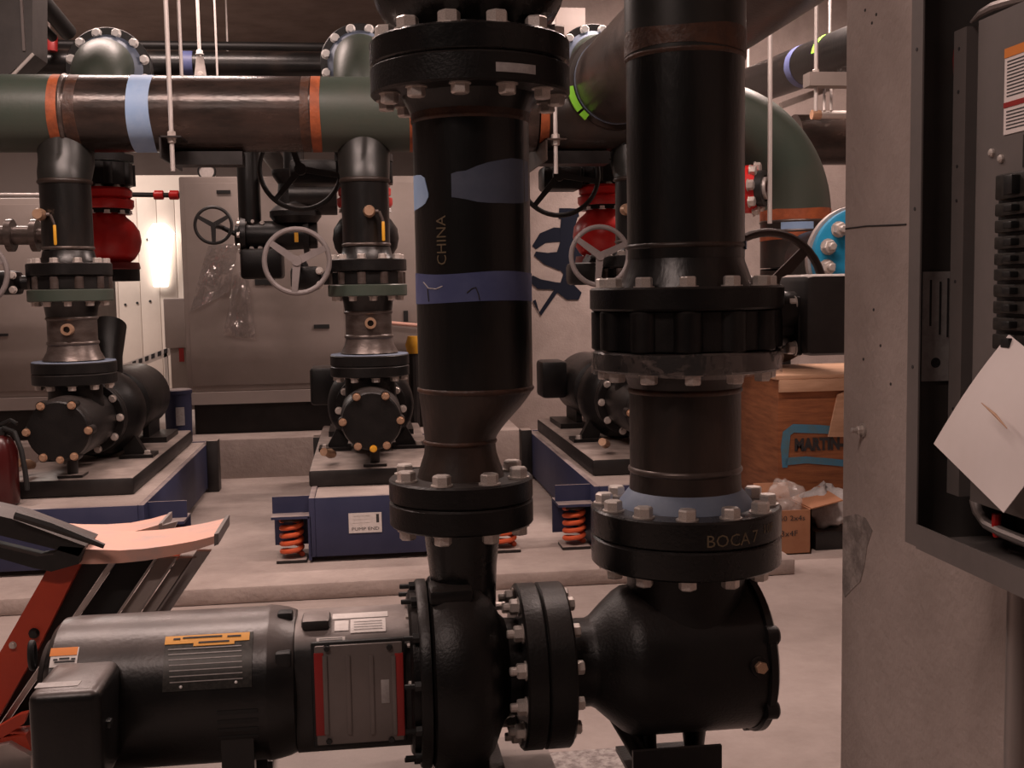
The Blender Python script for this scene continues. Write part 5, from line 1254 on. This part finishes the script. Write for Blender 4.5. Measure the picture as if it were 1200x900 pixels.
# red grooved coupling behind the riser
q = at(876, 222, 4.76); k = mpp(q)
t = Thing('red_coupling', 'red flanged coupling between the front riser and green elbow', 'coupling', q)
t.part('body', MB().lathe([(-.09, 20*k), (-.07, 27*k), (.02, 28*k), (.05, 22*k), (.05, 14*k)], q, Vector((1, -.75, 0)), 32), 'red_valve')
t.part('ring', MB().lathe([(.05, 21*k), (.08, 21*k), (.08, 15*k), (.05, 15*k)], q, Vector((1, -.75, 0)), 32, cap=False), 'bolt_black')
t.part('inner_ring', MB().lathe([(.05, 14*k), (.09, 13*k), (.09, 9*k)], q, Vector((1, -.75, 0)), 32, cap=False), 'galv')
bolt_ring(t, q+Vector((1, -.75, 0)).normalized()*.03, Vector((1, -.75, 0)), 25*k, 8, .045, 'head', 'bolt_zinc')
t.part('pipe', MB().tube([q, q+Vector((-1, .75, 0)).normalized()*.10, q+Vector((-.15, .09, .02)), q+Vector((-.18, .09, .08)), q+Vector((-.18, .09, CEIL-q.z))], 12*k, 24), 'pipe_black')
t = Thing('black_stand_pipe', 'black vertical stand pipe behind the brown handwheel', 'pipe', at(915, 330, 6.6))
q = at(915, 290, 6.6); k = mpp(q)
t.part('pipe', MB().tube([(q.x, 6.6, 0), (q.x, 6.6, q.z)], 12*k, 20), 'black_iron'); t.part('cap', MB().lathe([(0, 14*k), (.03, 14*k)], q, EZ, 20), 'black_iron'); t.inst('bolt', BOLT[('head', 'bolt_zinc')], at(918, 318, 6.5), -EY, .05)
# pale duct box and black bracket near the ceiling
q0, q1 = at(651, 47, 6.9), at(686, 9, 6.9)
t = Thing('duct_box', 'pale square duct end below the ceiling beside the bolted flange', 'duct', (q0.x, 6.9, q0.z))
t.part('duct', MB().b2((q0.x, 6.9, q0.z), (q1.x, YW-.01, q1.z), bev=.004), 'casing_grey2'); t.part('rim', MB().b2((q0.x-.02, 6.88, q0.z-.02), (q0.x, 6.93, q1.z+.02)), 'pvc_white')
t.part('hanger', MB().b2((q0.x+.04, 7.1, q1.z), (q0.x+.06, 7.14, CEIL)), 'galv')
t = Thing('ceiling_bracket', 'black slanted bracket between bolted flange and front riser', 'bracket', at(725, 30, 6.3))
t.part('arm', MB().prism([at(x, y, 6.3) for x, y in ((712, 40), (722, 22), (742, 8), (765, -4), (765, 22), (733, 42))], (0, .08, 0)), 'black_iron')
t.inst('bolt', BOLT[('head', 'bolt_zinc')], at(726, 23, 6.3), -EY, .035); t.inst('bolt', BOLT[('head', 'bolt_zinc')], at(720, 34, 6.3), -EY, .03)
t.part('hanger', MB().tube([at(755, 5, 6.34), (at(755, 5, 6.34).x, 6.34, CEIL)], .02, 8), 'black_iron')

# ================================================================== upper left corner
q = at(16, 30, 5.6); k = mpp(q)
t = Thing('air_duct', 'dark sheet metal duct hanging in front of the black diagonal pipes', 'duct', q)
t.part('duct', MB().prism([at(x, y, 5.6) for x, y in ((-60, -60), (38, -60), (38, 62), (5, 92), (-60, 92))], (0, .25, 0)), 'cabinet_dark')
t.part('seam', MB().b2((at(24, 0, 5.6).x, 5.59, at(24, 60, 5.6).z), (at(27, 0, 5.6).x, 5.6, at(24, -60, 5.6).z)), 'guard_plate')
t.part('edge_strip', MB().tube([at(13, 90, 5.58), at(39, 63, 5.58)], .008, 8), 'pvc_white')
for (p0, p1, Y0, Y1, r, lab) in (((40, -10), (80, 38), 5.9, 6.4, .045, 'thick black diagonal pipe beside the bolted flange'), ((36, 22), (62, 44), 6.0, 6.4, .025, 'thin black diagonal pipe beside the duct')):
    single('diagonal_pipe', MB().tube([at(p0[0]-20, p0[1]-24, Y0), at(p1[0], p1[1], Y1)], r, 16), 'wheel_dark', lab, 'pipe')
t = Thing('sprinkler_branch', 'small pipe with reddish fitting behind the duct edge', 'pipe', at(50, 48, 6.9))
t.part('pipe', MB().tube([at(20, 43, 6.9), at(56, 43, 6.9)], .02, 12), 'steel_bare'); t.part('fitting', MB().tube([at(52, 40, 6.88), at(60, 46, 6.88), at(60, 60, 6.88)], [.035, .04, .035], 12), 'red_dark')
t.part('drop', MB().tube([at(58, 42, 6.9), (at(58, 42, 6.9).x, 6.9, CEIL)], .012, 8), 'steel_bare')
# small bits right of the middle pump
single('barrier_pole', MB().tube([at(440, 377, 6.93), at(545, 386, 6.93)], .012, 10), 'ladder_pink', 'thin pinkish pole fixed along the grey casing beside the middle back pump', 'pole')
q = at(484, 404, 6.4); single('amber_bundle', MB().lathe([(-.05, .035), (.0, .045), (.05, .03)], q, EZ, 16), 'yellow', 'small amber bundle between middle pump and blue taped riser', 'bundle')  # amber lump shape for an orange cable coil, not a lamp
p = at(484, 411, 6.4); single('bundle_post', MB().tube([(p.x, 6.4, 0), (p.x, 6.4, p.z-.005)], .03, 10), 'dark_steel', 'dark post carrying the small amber bundle', 'post')

p = atZ(690, 825, .004)
single('wood_splinter', MB().prism([p+Vector((-.03, 0, 0)), p+Vector((-.005, -.008, 0)), p+Vector((.035, .004, 0)), p+Vector((.0, .008, 0))], (0, 0, .006)), 'yellow', 'small yellow wood splinter on the floor beside the suction flange', 'splinter')
